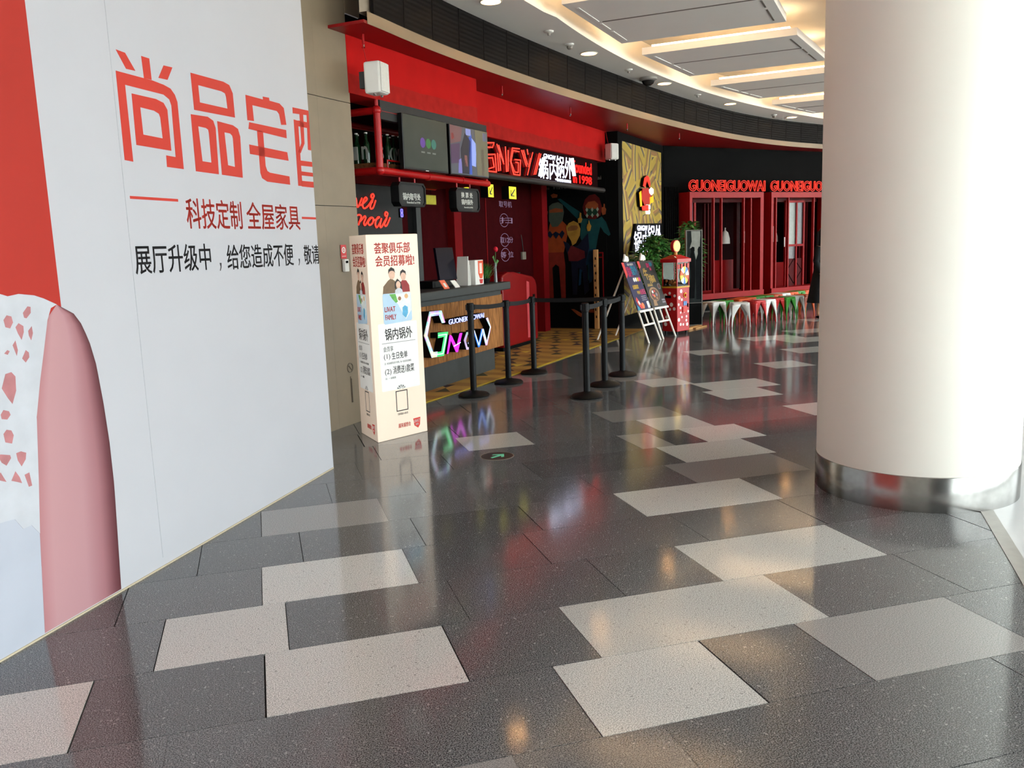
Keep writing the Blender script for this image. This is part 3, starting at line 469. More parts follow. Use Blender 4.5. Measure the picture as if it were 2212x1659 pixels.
for ch in D['title']:
    mb = MB()
    for pts, holes in ch: mb.plate([(min(p[0], 3.027), p[1]) for p in pts], 0.0003, 0.0012, [[(min(p[0], 3.027), p[1]) for p in h] for h in holes])
    mb.build('title_character', M_redink, wl)
def wtxt(nm, body, p0, p1, m, b=0.0, clip=None):
    return text(nm, body, (p0[0], p1[0], min(p0[1], p1[1]), max(p0[1], p1[1])), 0.0003, m, wl, bold=b, thick=0.0008, clip=clip)
def zt(a): return a
wtxt('printed_text', '科技定制', (1.52, 1.885), (2.07, 1.72), M_redink, 0.012)
wtxt('printed_text', '全屋家具', (2.12, 1.885), (2.79, 1.72), M_redink, 0.012)
MB().plate(rect(D['dash'][0][0], D['dash'][1][0], 1.86, 1.874), 0.0003, 0.001).build('printed_dash', M_redink, wl)
MB().plate(rect(2.82, 3.026, 1.795, 1.81), 0.0003, 0.001).build('printed_dash', M_redink, wl)
t2 = D['wt2']
wtxt('printed_text', '展厅升级中', (t2[0][0][0], 1.64), (t2[0][1][0], 1.495), M_blkink, 0.01)
wtxt('printed_text', '给您造成不便', (t2[1][0][0], 1.632), (t2[1][1][0], 1.487), M_blkink, 0.01)
wtxt('printed_text', '敬请', (t2[2][0][0], 1.62), (3.035, 1.486), M_blkink, 0.01, 3.026)
for cc in D['comma']:
    MB().plate([(cc[0], 1.53), (cc[0] + 0.018, 1.53), (cc[0] + 0.014, 1.505), (cc[0] + 0.002, 1.485), (cc[0] - 0.004, 1.487), (cc[0] + 0.006, 1.507)], 0.0003, 0.001).build('printed_comma', M_blkink, wl)
# print seam of the hoarding and the skirting sealant
MB().box(D['seam'][1][0] + 0.22, D['seam'][1][0] + 0.224, -0.0012, 0.0, 0.05, 3.9).build('sheet_seam', mat('sheet_seam_grey', (176, 176, 181), 0.6), wl)
MB().box(-5.9, 3.02, -0.006, 0.0, 0.0, 0.008).build('sealant_bead', mat('sealant', (190, 176, 150), 0.7), wl)

# ================================================================== beige pier
pier = tag(MB().box(-1.9, -0.01, 0.02, 0.5, 0.0, 3.98).build('wall_pier', M_grout), kind='structure')
pier.location = ORG; pier.rotation_euler = (0, 0, ANG)
for a, b in ((-1.9, -0.478), (-0.472, 0.012)):
    for z0, z1 in ((0.0, 1.956), (1.962, 2.862), (2.868, 3.98)):
        MB().box(a, b, 0.0 if a < -1 else 0.004, 0.5, z0, z1).build('stone_panel', M_beige, pier)
MB().box(0.012, 0.235, 0.0, 0.3, 3.63, 3.98).build('stone_panel', M_beige, pier)
tag(MB().plate([(0.02, 3.48), (0.9, 3.48), (0.9, 3.975), (0.24, 3.975), (0.24, 3.62), (0.02, 3.62)], -0.02, 0.0).build('wall_void', M_black), kind='structure').matrix_world = Matrix.Translation(ORG) @ Matrix.Rotation(ANG, 4, 'Z')
# alarm sign, little glass box, etched no-smoking mark on the pier
t = shop('alarm_sign', 'red alarm sign with a small white box below it on the beige pier', 'sign', -0.25, 0.0, 1.38)
MB().plate(rect(-0.287, -0.205, 1.50, 1.622), 0.0, 0.004).build('red_plate', mat('sign_red', (206, 56, 58), 0.4), t)
mb = MB(); mb.plate(circle(-0.246, 1.575, 0.028, 20), 0.004, 0.0055, [circle(-0.246, 1.575, 0.017, 20)]); mb.plate(circle(-0.246, 1.575, 0.008, 12), 0.004, 0.0055); mb.plate(rect(-0.275, -0.217, 1.520, 1.524), 0.004, 0.0055)
mb.build('symbol', M_wht, t)
MB().box(-0.275, -0.212, -0.03, 0.0, 1.385, 1.495).build('white_box', M_wht, t, bevel=0.004)
MB().box(-0.262, -0.225, -0.032, -0.03, 1.46, 1.48).build('dark_window', M_black, t)
t = shop('no_smoking_mark', 'round no smoking mark etched on the beige pier beside the light box', 'mark', -0.25, 0.0, 0.2)
M_etch = mat('etched_grey', (104, 92, 78), 0.5)
mb = MB(); mb.plate(circle(-0.255, 0.52, 0.045, 24), -0.003, 0.0015, [circle(-0.255, 0.52, 0.038, 24)])
mb.plate([(-0.285, 0.545), (-0.281, 0.549), (-0.225, 0.495), (-0.229, 0.491)], -0.003, 0.0015)
mb.build('ring', M_etch, t)
mb = MB(); mb.box(-0.262, -0.258, -0.0015, 0.003, 0.2, 0.44); mb.box(-0.25, -0.246, -0.0015, 0.003, 0.2, 0.42); mb.build('small_lettering', M_etch, t)

# ================================================================== ceiling, fascia, soffit
fa_ = np.array([(-.18, .36), (.7, .30), (1.45, .28), (2.3, .31), (3.16, .35), (4.13, .40), (5.56, .50), (6.65, .60), (8.44, .84), (9.72, 1.06), (12.62, 1.74), (14.5, 2.6)])
rs = np.array([(2.316, .98), (3.505, .992), (5.603, 1.085), (8.702, 1.405), (11.424, 1.931), (13.38, 2.795)])
pf_ = np.polyfit(fa_[:, 0], fa_[:, 1], 4); pr_ = np.polyfit(rs[:, 0], rs[:, 1], 2)
def f_top(s):
    s = float(s)
    if s < -0.18: return 0.35
    return float(np.polyval(pf_, min(s, 14.5)) + max(0, s - 14.5) * 0.48)
f_bot = f_top
def f_r(s):
    if s < 2.3: return 0.98
    return float(np.polyval(pr_, min(s, 14)) + max(0, s - 14) * 0.5)
def curve_strip(fa, fb2, z0, z1, s0, s1, n):
    """quad strip between two curves (q as a function of s)"""
    mb = MB()
    for i in range(n + 1):
        s = s0 + (s1 - s0) * i / n
        mb.v += [tuple(W(s, fa(s), z0)), tuple(W(s, fb2(s), z1))]
    for i in range(n): mb.f.append((2 * i, 2 * i + 2, 2 * i + 3, 2 * i + 1)); mb.mi.append(0)
    return mb
def wpoly(pts, z0, z1): return MB().slab([tuple(W(s, q).xy) for s, q in pts], z0, z1)
S0, S1 = -1.2, 16.0
ceiling = tag(curve_strip(f_top, f_r, 3.98, 3.98, S0, S1, 60).build('ceiling', M_ceil, fix=False), kind='structure')
FARW = 2.75
mb = curve_strip(lambda s: f_r(s) + FARW, lambda s: 9.0, 3.98, 3.98, S0, S1, 60); mb.build('flat_panel', M_ceil, ceiling, fix=False)
wpoly([(-16, -3), (S0, -3), (S0, 9), (-16, 9)], 3.98, 4.02).build('flat_panel', M_ceil, ceiling)
wpoly([(S1, -1), (22, -1), (22, 9), (S1, 9)], 3.98, 4.02).build('flat_panel', M_ceil, ceiling)
curve_strip(f_r, f_r, 3.98, 4.34, S0, S1, 60).build('recess_edge', M_cream, ceiling, fix=False)
curve_strip(lambda s: f_r(s) + FARW, lambda s: f_r(s) + FARW, 3.98, 4.34, S0, S1, 60).build('recess_edge', M_cream, ceiling, fix=False)
curve_strip(lambda s: f_r(s) - 0.1, lambda s: f_r(s) + FARW + 0.1, 4.34, 4.34, S0, S1, 60).build('recess_panel', M_cream, ceiling, fix=False)
for s in (S0, S1):
    mb = MB(); mb.v = [tuple(W(s, f_r(s), 3.98)), tuple(W(s, f_r(s) + FARW, 3.98)), tuple(W(s, f_r(s) + FARW, 4.34)), tuple(W(s, f_r(s), 4.34))]; mb.f = [(0, 1, 2, 3)]; mb.mi = [0]
    mb.build('recess_edge', M_cream, ceiling, fix=False)
# hanging rafts with slots; warm lamp strips lie on top of their long edges
M_strip = glow('warm_cove_lamp', (255, 222, 178), 16.0)
M_slotl = mat('slot_white', (250, 248, 244), 0.5)
M_slotd = mat('slot_grey', (120, 112, 104), 0.6)
rafts = [(-0.65, 1.3, 1.2, 1.2), (2.15, 4.25, 1.22, 1.21), (5.06, 7.0, 1.24, 1.43), (8.07, 9.95, 1.53, 2.0), (10.9, 12.7, 2.1, 2.65), (13.5, 15.2, 3.0, 3.5)]
for a, b, qa, qb in rafts:
    k = (qb - qa) / (b - a); L = 1.98
    def rp(f_, g_): s = a + (b - a) * f_; return (s + (-k * g_ * 0.15), qa + (qb - qa) * f_ + g_)
    def rpoly(f0, f1, g0, g1, z0, z1): return wpoly([rp(f0, g0), rp(f1, g0), rp(f1, g1), rp(f0, g1)], z0, z1)
    r_ = rpoly(0, 1, 0, L, 4.0, 4.09).build('ceiling_raft', M_ceil, ceiling)
    for f0 in (0.0, 0.93):
        rpoly(f0 + 0.02, f0 + 0.05, 0.12, L - 0.1, 4.091, 4.12).build('lamp_strip', M_strip, r_)
    for f0, f1 in ((0.10, 0.42), (0.47, 0.62), (0.67, 0.93)):
        rpoly(f0, f1, 0.09, 0.115, 3.994, 4.003).build('vent_slot', M_slotl, r_)
        rpoly(f0, f1, L - 0.13, L - 0.11, 3.996, 4.003).build('vent_slot', M_slotd, r_)
    rpoly(0.43, 0.443, 0.14, L - 0.12, 3.996, 4.003).build('panel_groove', M_slotd, r_)
# fascia: dark louvred panels over a beige band
fascia = tag(curve_strip(lambda s: f_bot(s) + 0.015, lambda s: f_bot(s) + 0.015, 3.45, 3.55, -0.2, 18.0, 70).build('trim_2', M_fbeige, fix=False), kind='structure')
curve_strip(lambda s: f_bot(s) + 0.015, lambda s: f_bot(s) - 0.08, 3.55, 3.55, -0.2, 18.0, 70).build('band_ledge', M_fbeige, fascia, fix=False)
M_louv = bpy.data.materials.new('louvre_dark'); M_louv.use_nodes = True
_n = M_louv.node_tree; _b = _n.nodes['Principled BSDF']; _b.inputs['Specular IOR Level'].default_value = 0.03; _b.inputs['Base Color'].default_value = lin((25, 22, 21)); _b.inputs['Roughness'].default_value = 0.5
_g = _n.nodes.new('ShaderNodeNewGeometry'); _w = _n.nodes.new('ShaderNodeTexWave'); _w.bands_direction = 'Z'; _w.inputs['Scale'].default_value = 7; _bp = _n.nodes.new('ShaderNodeBump'); _bp.inputs['Distance'].default_value = 0.01; _bp.inputs['Strength'].default_value = 0.3
_n.links.new(_g.outputs['Position'], _w.inputs['Vector']); _n.links.new(_w.outputs[1], _bp.inputs['Height']); _n.links.new(_bp.outputs[0], _b.inputs['Normal'])
s = -0.05
while s < 17.6:
    mb = MB(); e = s + 0.56 - 0.014
    for i in range(4):
        ss = s + (e - s) * i / 3
        for q_ in (0, -0.03):
            mb.v += [tuple(W(ss, f_bot(ss) - 0.01 + q_, 3.55)), tuple(W(ss, f_top(ss) + q_, 3.98))]
    for i in range(3):
        a = 4 * i; mb.f += [(a, a + 4, a + 5, a + 1), (a + 2, a + 3, a + 7, a + 6)]; mb.mi += [0, 0]
    mb.f += [(0, 1, 3, 2), (12, 14, 15, 13)]; mb.mi += [0, 0]
    mb.build('louvre_panel', M_louv, fascia)
    s += 0.56
M_joint = mat('fascia_joint', (150, 136, 120), 0.5)
curve_strip(lambda s: f_bot(s) - 0.06, lambda s: f_top(s) - 0.05, 3.54, 3.98, -0.2, 18.0, 60).build('backing', M_joint, fascia, fix=False)
FA = math.radians(16); FO = Vector((8.29, 16.70, 0)); FT = Vector((math.cos(FA), math.sin(FA), 0)); FN = Vector((FT.y, -FT.x, 0))
def FWp(k, d, z=0.0): return FO + k * FT + d * FN + Vector((0, 0, z))
pts = [tuple(W(s, f_bot(s) + 0.012).xy) for s in np.linspace(-0.25, 18, 50)]
pts += [tuple(FWp(10.5, 0).xy), tuple(FWp(0, -0.1).xy), tuple(W(11.0, -0.4).xy), tuple(W(8.2, -0.4).xy), tuple(W(2.5, -0.4).xy), tuple(W(2.5, -0.05).xy), tuple(W(-0.25, -0.05).xy)]
tag(MB().slab(pts, 3.45, 3.475).build('ceiling_soffit', M_soff), kind='structure')

def put_shop(o): o.location = ORG; o.rotation_euler = (0, 0, ANG); return o
# red bulkheads
w = tag(put_shop(MB().box(0.0, 2.55, 0.0, 0.3, 2.955, 3.45).build('wall_red_near', M_red)), kind='structure')
def rag(a, b, z, n, amp, sd_):
    r = random.Random(sd_); return [(b - (b - a) * i / n, z + r.uniform(-amp, amp)) for i in range(n + 1)]
MB().plate([(0.01, 2.957), (2.545, 2.957)] + rag(0.01, 2.545, 3.12, 14, 0.012, 2), 0.0, 0.0015).build('dull_paint_band', M_redd, w)
w = tag(put_shop(MB().box(2.55, 8.35, 0.34, 0.6, 2.93, 3.45).build('wall_red_far', M_red)), kind='structure')
MB().plate([(2.56, 2.932), (8.34, 2.932)] + rag(2.56, 8.34, 3.1, 24, 0.015, 5), -0.34, -0.3385).build('dull_paint_band', M_redd, w)
# header board above the screens
tag(put_shop(MB().box(0.47, 2.74, -0.015, 0.05, 2.78, 2.953).build('trim_3', M_char)), kind='structure')
# dark inner ceiling
tag(put_shop(MB().slab([(-0.3, 0.02), (2.55, 0.02), (2.55, 0.36), (8.4, 0.36), (8.4, 4.5), (-0.3, 4.5)], 2.965, 3.0).build('ceiling_inner', M_black)), kind='structure')
# booth back wall and its divisions
wb = tag(put_shop(MB().box(-0.3, 7.56, 1.5, 1.6, 0, 2.96).build('wall_booth', M_dred)), kind='structure')
MB().box(0.4, 3.2, 1.485, 1.5, 0.0, 2.35).build('dark_board', M_char, wb)
MB().box(3.2, 3.34, 1.487, 1.5, 0.0, 2.3).build('red_strip', M_dred, wb)
MB().box(3.34, 3.49, 1.487, 1.5, 0.0, 2.9).build('black_strip', M_black, wb)
MB().box(3.49, 3.61, 1.44, 1.5, 0.0, 2.9).build('grey_post', M_slab, wb)
MB().box(4.444, 4.668, 1.38, 1.5, 0.0, 2.9).build('red_post', M_mred, wb)
MB().box(7.56, 7.80, 1.30, 1.52, 0.0, 2.9).build('red_post', M_mred, wb)
MB().box(5.70, 5.73, 1.49, 1.5, 0.0, 2.9).build('panel_joint', M_mred, wb)
MB().box(0.4, 3.2, 1.40, 1.5, 2.36, 2.46).build('red_rail', M_mred, wb)
tag(put_shop(MB().box(-0.05, 0.0, 0.5, 1.5, 0, 2.96).build('wall_booth_side', M_black)), kind='structure')
tag(put_shop(MB().box(7.5, 8.5, 4.2, 4.3, 0, 2.96).build('wall_corridor_end', M_black)), kind='structure')
tag(put_shop(MB().box(7.56, 7.7, 1.6, 4.2, 0, 2.96).build('wall_corridor', M_black)), kind='structure')
# chalk notes on the booth wall
M_chalk = mat('chalk_lilac', (150, 120, 150), 0.8)
for zc, tx in ((2.22, '取号机'), (1.96, '扫'), (1.64, '取12分'), (1.40, '等 位')):
    text('chalk_note', tx, (6.22, 6.72, zc - 0.05, zc + 0.05), -1.498, M_chalk, wb, thick=0.002)
    if zc < 2.2:
        mb = MB(); mb.plate(circle(6.4, zc, 0.17, 26, 0.11), -1.4995, -1.498, [circle(6.4, zc, 0.162, 26, 0.102)]); mb.build('chalk_ring', M_chalk, wb)
t = shop('wall_switch', 'small grey box with a thin cord high on the dark red booth wall', 'switch', 7.1, -1.5, 1.3)
MB().box(7.02, 7.17, 1.46, 1.5, 1.30, 1.43).build('box', mat('switch_grey', (120, 112, 100), 0.5), t, bevel=0.006)
MB().tube([(7.12, 1.49, 1.43), (7.08, 1.49, 1.62), (7.06, 1.495, 1.72)], 0.006).build('cord', M_slab, t)

# mural wall, painted figures
wm = MB().box(-4.2, -0.34, 0.0, 0.1, 0, 2.96).build('wall_mural', M_black)      # local x = q, -y faces the approach
wm.location = W(8.2, 0); wm.rotation_euler = (0, 0, ANG - math.pi / 2); tag(wm, kind='structure')
MC = dict(orange=(178, 74, 30), red=(150, 44, 32), hood=(88, 96, 80), face=(172, 84, 44), yellow=(190, 140, 54), navy=(22, 26, 48), top=(110, 30, 36), teal=(22, 78, 82), jean=(18, 62, 92), maroon=(104, 22, 20), mask=(30, 70, 50), stripe=(150, 96, 50), zig=(20, 30, 54))
def mm(k): return mat('mural_' + k, tuple(int(v * 0.8) for v in MC[k]), 0.7, spec=0.15, var=0.15, scale=8)
def fig(name, parts, d):
    base = None
    for i, (nm, key, m_) in enumerate(parts):
        pts = [(q, z) for q, z in D['mural'][key]]
        o = MB().plate(pts, 0.0, d + 0.0012 * (i + 1)).build(nm if base else name, mm(m_), base or wm)
        if base is None: base = o
fig('painted_figure', [('coat', 'c_coat', 'teal'), ('jeans', 'c_jeans', 'jean'), ('hood', 'c_hood', 'maroon'), ('face', 'c_face', 'face'), ('mask', 'c_mask', 'mask'), ('hand', 'c_hand', 'face'), ('hand', 'c_hand2', 'face')], 0.0)
fig('painted_figure', [('trousers', 'a_body', 'red'), ('sweater', 'a_sweater', 'orange'), ('hood', 'a_hood', 'hood'), ('face', 'a_face', 'face'), ('hand', 'a_hand', 'face'), ('zigzag', 'a_zig', 'zig')], 0.006)
fig('painted_figure', [('suit', 'b_suit', 'navy'), ('top', 'b_top', 'top'), ('head', 'b_head', 'yellow'), ('face', 'b_face', 'stripe'), ('hand', 'b_hand', 'yellow'), ('hand', 'c_hand3', 'yellow')], 0.014)
fig('painted_shoe', [('shoe', 'shoe', 'face')], 0.012); fig('painted_shoe', [('shoe', 'shoe2', 'face')], 0.012)
mb = MB(); cm = np.array(D['mural']['c_mask']).mean(0)
for i in range(3):
    for r_ in range(2):
        cx, cz = cm[0] + (i - 1) * 0.1, cm[1] + 0.05 - 0.1 * r_
        mb.plate([(cx - 0.025, cz), (cx, cz - 0.04), (cx + 0.025, cz), (cx, cz + 0.04)], 0.0, 0.0085)
mb.build('mask_diamonds', mat('mural_pale', (140, 150, 130), 0.6), wm)
text('chalk_lettering', 'guonei  Flavour', (-1.75, -0.95, 2.50, 2.57), 0.0, mat('mural_chalk', (120, 118, 112), 0.7), wm, thick=0.003)
text('chalk_lettering', 'guowai', (-0.75, -0.42, 2.62, 2.70), 0.0, MATS['mural_chalk'], wm, thick=0.003)

# facade wall with openings for the two bays
BAYS = [(0.365, 2.58), (2.83, 5.05)]
fw_ = MB().plate(rect(-0.05, 10.5, 0, 3.46), -0.06, 0.0, [rect(a, b, 0.25, 2.5) for a, b in BAYS]).build('wall_facade', M_black)
fw_.location = FO; fw_.rotation_euler = (0, 0, FA); tag(fw_, kind='structure')
for i in range(7): MB().box(-0.03 + i * 0.055, 0.0 + i * 0.055, -0.03, 0.0, 0.0, 2.62).build('ribbed_strip', M_black, fw_)
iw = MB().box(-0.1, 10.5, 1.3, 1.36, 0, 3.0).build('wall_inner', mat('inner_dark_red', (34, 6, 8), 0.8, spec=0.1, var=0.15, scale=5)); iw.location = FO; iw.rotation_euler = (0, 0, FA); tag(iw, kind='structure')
for a, b in ((-0.1, -0.04), (5.4, 5.46)): 
    MB().box(a, b, 0.06, 1.3, 0, 3.0).build('side_wall', M_dred, iw)
MB().box(-0.1, 5.46, 0.06, 1.3, 2.75, 2.8).build('inner_soffit', M_black, iw)

# glazed side of the mall and the rest of the shell
win = MB().box(-14, 19, -WQ - 0.12, -WQ, 0.0, 0.12).build('window_1', M_alum); put_shop(win); tag(win, kind='structure')
m_gl = bpy.data.materials.new('window_glass'); m_gl.use_nodes = True
_n = m_gl.node_tree; _o = [x for x in _n.nodes if x.type == 'OUTPUT_MATERIAL'][0]
_t = _n.nodes.new('ShaderNodeBsdfTransparent'); _t.inputs[0].default_value = (0.93, 0.96, 0.95, 1); _gs = _n.nodes.new('ShaderNodeBsdfGlossy'); _gs.inputs['Roughness'].default_value = 0.02
_fz = _n.nodes.new('ShaderNodeFresnel'); _fz.inputs[0].default_value = 1.3; _mx = _n.nodes.new('ShaderNodeMixShader')
_n.links.new(_fz.outputs[0], _mx.inputs[0]); _n.links.new(_t.outputs[0], _mx.inputs[1]); _n.links.new(_gs.outputs[0], _mx.inputs[2]); _n.links.new(_mx.outputs[0], _o.inputs[0])
M_glass = m_gl
for i in range(12):
    x = -14 + i * 3.0
    MB().box(x - 0.04, x + 0.04, -WQ - 0.12, -WQ, 0.12, 3.98).build('mullion', M_alum, win)
    if i < 11: MB().box(x + 0.05, x + 2.95, -WQ - 0.07, -WQ - 0.06, 0.13, 3.97).build('pane', M_glass, win)
tag(put_shop(MB().box(-18, 24, -9.4, 12, 4.5, 4.6).build('top_cover', mat('sun_blocker_grey', (120, 118, 114), 0.9))), kind='structure')  # unseen slab added to keep the sun out of the hall
M_shell = mat('shell_white', (214, 210, 204), 0.7, var=0.02)
tag(put_shop(MB().box(-14.2, -14, -WQ, -2.2, 0, 3.98).build('wall_rear', M_shell)), kind='structure')
tag(put_shop(MB().box(-14.2, -10.4, -2.3, -2.2, 0, 3.98).build('wall_rear_side', M_shell)), kind='structure')
tag(put_shop(MB().box(19, 19.2, -WQ, -3.9, 0, 3.98).build('wall_far', M_shell)), kind='structure')
tag(put_shop(MB().box(-60, 60, -70, -WQ - 0.2, -0.2, -0.1).build('ground_outside', mat('paving_outside', (216, 214, 208), 0.8))), kind='structure')
# ================================================================== column
t = thing('column', 'massive round cream column with a steel foot band', 'column', (3.836, 4.333, 0))
MB().lathe([(0.574, 0.19), (0.574, 3.99)], n=96).build('shaft', mat('column_cream', (240, 238, 228), 0.45, var=0.012, scale=2), t, smooth=True, local=True)
MB().lathe([(0.58, 0.0), (0.58, 0.2), (0.577, 0.205), (0.57, 0.206)], n=96).build('foot_band', M_alum, t, smooth=True, local=True)

# ================================================================== triangular light box
KA = math.atan2(7.274 - 6.992, 1.325 - 0.857)
t = thing('light_box', 'tall cream three-sided advertising light box on the floor by the pier', 'light box', (0.857, 6.992, 0), KA)
M_kio = mat('light_box_cream', (247, 224, 203), 0.25, var=0.015, scale=4)
def klocal(x, y):
    v = Matrix.Rotation(-KA, 2) @ Vector((x - 0.857, y - 6.992)); return (v.x, v.y)
KB = klocal(0.775, 7.447); KL = 0.546
body = MB().slab([(0, 0), (KL, 0), KB], 0.0, 1.69).build('body', M_kio, t, local=True, bevel=0.006)
LA = math.atan2(-KB[1], -KB[0]); LL = math.hypot(*KB)
M_tred = mat('title_red', (214, 66, 56), 0.45, var=0.03)
M_ink = mat('kiosk_ink', (52, 46, 46), 0.5, var=0.03)
M_pan = mat('panel_white', (238, 236, 232), 0.4, var=0.01)
M_card = mat('card_blue', (178, 206, 228), 0.4, var=0.06, scale=9)
def kprint(side):
    sx = 1.0 if side == 0 else LL / KL
    made = []
    def pl(nm, pts, m, d0=0.0, d1=0.0008): made.append(MB().plate([(x * sx, z) for x, z in pts], d0, d1).build(nm, m, t, local=True))
    def tx(nm, s_, box, m, b=0.0, d=0.0008): made.append(text(nm, s_, (box[0] * sx, box[1] * sx, box[2], box[3]), d, m, t, bold=b, thick=0.0006, local=True))
    tx('title_text', '荟聚俱乐部', (0.078, 0.455, 1.535, 1.625), M_tred, 0.022, 0.0)
    tx('title_text', '会员招募啦!', (0.082, 0.495, 1.432, 1.522), M_tred, 0.022, 0.0)
    # family picture
    brown, redj, greyj, hair, skin = [mat('print_' + n, c, 0.5, var=0.08, scale=30) for n, c in (('brown', (122, 96, 70)), ('crimson', (150, 42, 42)), ('pale_grey', (206, 208, 214)), ('hair', (44, 36, 34)), ('skin', (226, 184, 160)))]
    pl('picture_jumper', [(0.14, 1.205), (0.15, 1.27), (0.20, 1.315), (0.235, 1.335), (0.275, 1.31), (0.30, 1.26), (0.285, 1.205)], brown)
    pl('picture_jacket', [(0.32, 1.215), (0.325, 1.29), (0.355, 1.315), (0.395, 1.31), (0.425, 1.27), (0.43, 1.215)], redj)
    pl('picture_face', circle(0.245, 1.365, 0.032, 18, 0.04), skin, 0.0008, 0.0014); pl('picture_hair', [(0.208, 1.37), (0.212, 1.405), (0.24, 1.425), (0.272, 1.41), (0.28, 1.375), (0.268, 1.39), (0.245, 1.396), (0.222, 1.39)], hair, 0.0014, 0.002)
    pl('picture_face', circle(0.366, 1.348, 0.028, 18, 0.037), skin, 0.0008, 0.0014); pl('picture_hair', [(0.332, 1.345), (0.336, 1.385), (0.362, 1.402), (0.392, 1.385), (0.396, 1.35), (0.385, 1.37), (0.36, 1.378), (0.345, 1.368)], hair, 0.0014, 0.002)
    pl('picture_hair', [(0.268, 1.255), (0.272, 1.30), (0.30, 1.328), (0.335, 1.30), (0.345, 1.245), (0.335, 1.225), (0.325, 1.27), (0.285, 1.27), (0.28, 1.24)], hair, 0.002, 0.0026)
    pl('picture_face', circle(0.306, 1.278, 0.024, 18, 0.03), skin, 0.0026, 0.003)
    pl('picture_shirt', [(0.265, 1.205), (0.27, 1.235), (0.295, 1.25), (0.325, 1.25), (0.345, 1.235), (0.352, 1.205)], greyj, 0.0026, 0.0032)
    # card with its picture
    pl('card', [(0.134, 0.975), (0.146, 0.962), (0.428, 0.975), (0.438, 0.988), (0.436, 1.20), (0.427, 1.21), (0.145, 1.212), (0.135, 1.20)], M_card, 0.0, 0.0016)
    pl('card_picture', [(0.20, 1.208), (0.433, 1.208), (0.433, 1.06), (0.37, 0.99), (0.29, 1.12)], mat('card_picture_pale', (226, 234, 232), 0.4, var=0.1, scale=25), 0.0016, 0.0022)
    pl('card_picture', [(0.205, 1.206), (0.27, 1.205), (0.292, 1.14), (0.27, 1.13), (0.235, 1.165)], mat('card_leaf', (98, 170, 74), 0.4, var=0.25, scale=40), 0.0022, 0.0027)
    pl('card_picture', circle(0.312, 1.165, 0.028, 18), mat('card_cup', (238, 232, 222), 0.4, var=0.02), 0.0022, 0.0027); pl('card_picture', circle(0.312, 1.165, 0.017, 16), mat('card_coffee', (150, 106, 72), 0.4, var=0.05), 0.0027, 0.003)
    pl('card_picture', [(0.335, 1.03), (0.34, 1.09), (0.365, 1.105), (0.395, 1.09), (0.395, 1.04), (0.37, 1.0)], mat('card_tray_blue', (84, 166, 206), 0.4, var=0.12, scale=30), 0.0022, 0.0027)
    pl('card_picture', circle(0.385, 1.18, 0.02, 14), mat('card_orange', (226, 176, 120), 0.4, var=0.1), 0.0022, 0.0027)
    tx('card_lettering', 'LIVAT', (0.148, 0.262, 1.063, 1.105), M_tred, 0.02, 0.0022)
    tx('card_lettering', 'FAMILY', (0.152, 0.268, 0.997, 1.04), M_tred, 0.02, 0.0022)
    # white notice panel
    pl('notice_panel', [(0.072, 0.42), (0.08, 0.412), (0.478, 0.412), (0.486, 0.42), (0.486, 0.962), (0.478, 0.97), (0.078, 0.97), (0.07, 0.962)], M_pan)
    tx('notice_text', '锅内锅外', (0.137, 0.43, 0.83, 0.928), M_ink, 0.015)
    pl('notice_rule', rect(0.10, 0.46, 0.806, 0.809), M_ink, 0.0008, 0.0013)
    tx('notice_text', '会员享', (0.112, 0.215, 0.738, 0.782), M_ink, 0.004)
    tx('notice_text', '(1)', (0.112, 0.178, 0.668, 0.720), M_ink, 0.0)
    tx('notice_text', '生日免单', (0.196, 0.365, 0.668, 0.728), M_ink, 0.012)
    tx('small_print', '注：本活动需凭会员卡享用，每一位会员当日限用', (0.115, 0.40, 0.632, 0.650), M_ink)
    tx('notice_text', '(2)', (0.114, 0.182, 0.540, 0.595), M_ink, 0.0)
    tx('notice_text', '消费送1款菜', (0.20, 0.43, 0.545, 0.612), M_ink, 0.012)
    tx('small_print', '注：一桌限用', (0.115, 0.225, 0.508, 0.526), M_ink)
    # empty gift frame (its printed code is left out), slogan and shield
    made.append(MB().plate([(x * sx, z) for x, z in rect(0.214, 0.342, 0.225, 0.40)], 0.0, 0.0008, [[(x * sx, z) for x, z in rect(0.222, 0.334, 0.233, 0.392)]]).build('gift_frame', M_ink, t, local=True))
    for k in range(5):
        a = math.radians(30 + 30 * k); cx, cz = 0.278, 0.403
        pl('gift_bow', [(cx + 0.010 * math.cos(a), cz + 0.012 * math.sin(a)), (cx + 0.05 * math.cos(a - 0.17), cz + 0.045 * math.sin(a - 0.17)), (cx + 0.05 * math.cos(a + 0.17), cz + 0.045 * math.sin(a + 0.17))], M_ink)
    tx('small_print', '扫码加入会员', (0.224, 0.336, 0.192, 0.212), M_ink)
    tx('slogan', '越来越想会', (0.225, 0.36, 0.082, 0.122), M_tred, 0.02, 0.0)
    pl('shield', [(0.389, 0.137), (0.47, 0.14), (0.462, 0.075), (0.44, 0.05), (0.40, 0.075)], M_tred)
    tx('shield_lettering', 'LIVAT', (0.397, 0.462, 0.10, 0.126), M_pan, 0.02)
    tx('shield_lettering', '荟聚', (0.412, 0.446, 0.074, 0.092), M_pan, 0.01)
    if side == 1:
        M = Matrix.Translation((KB[0], KB[1], 0)) @ Matrix.Rotation(LA, 4, 'Z')
        for o in made: o.matrix_local = M @ Matrix.Translation((0, -0.0003, 0))
kprint(0); kprint(1)

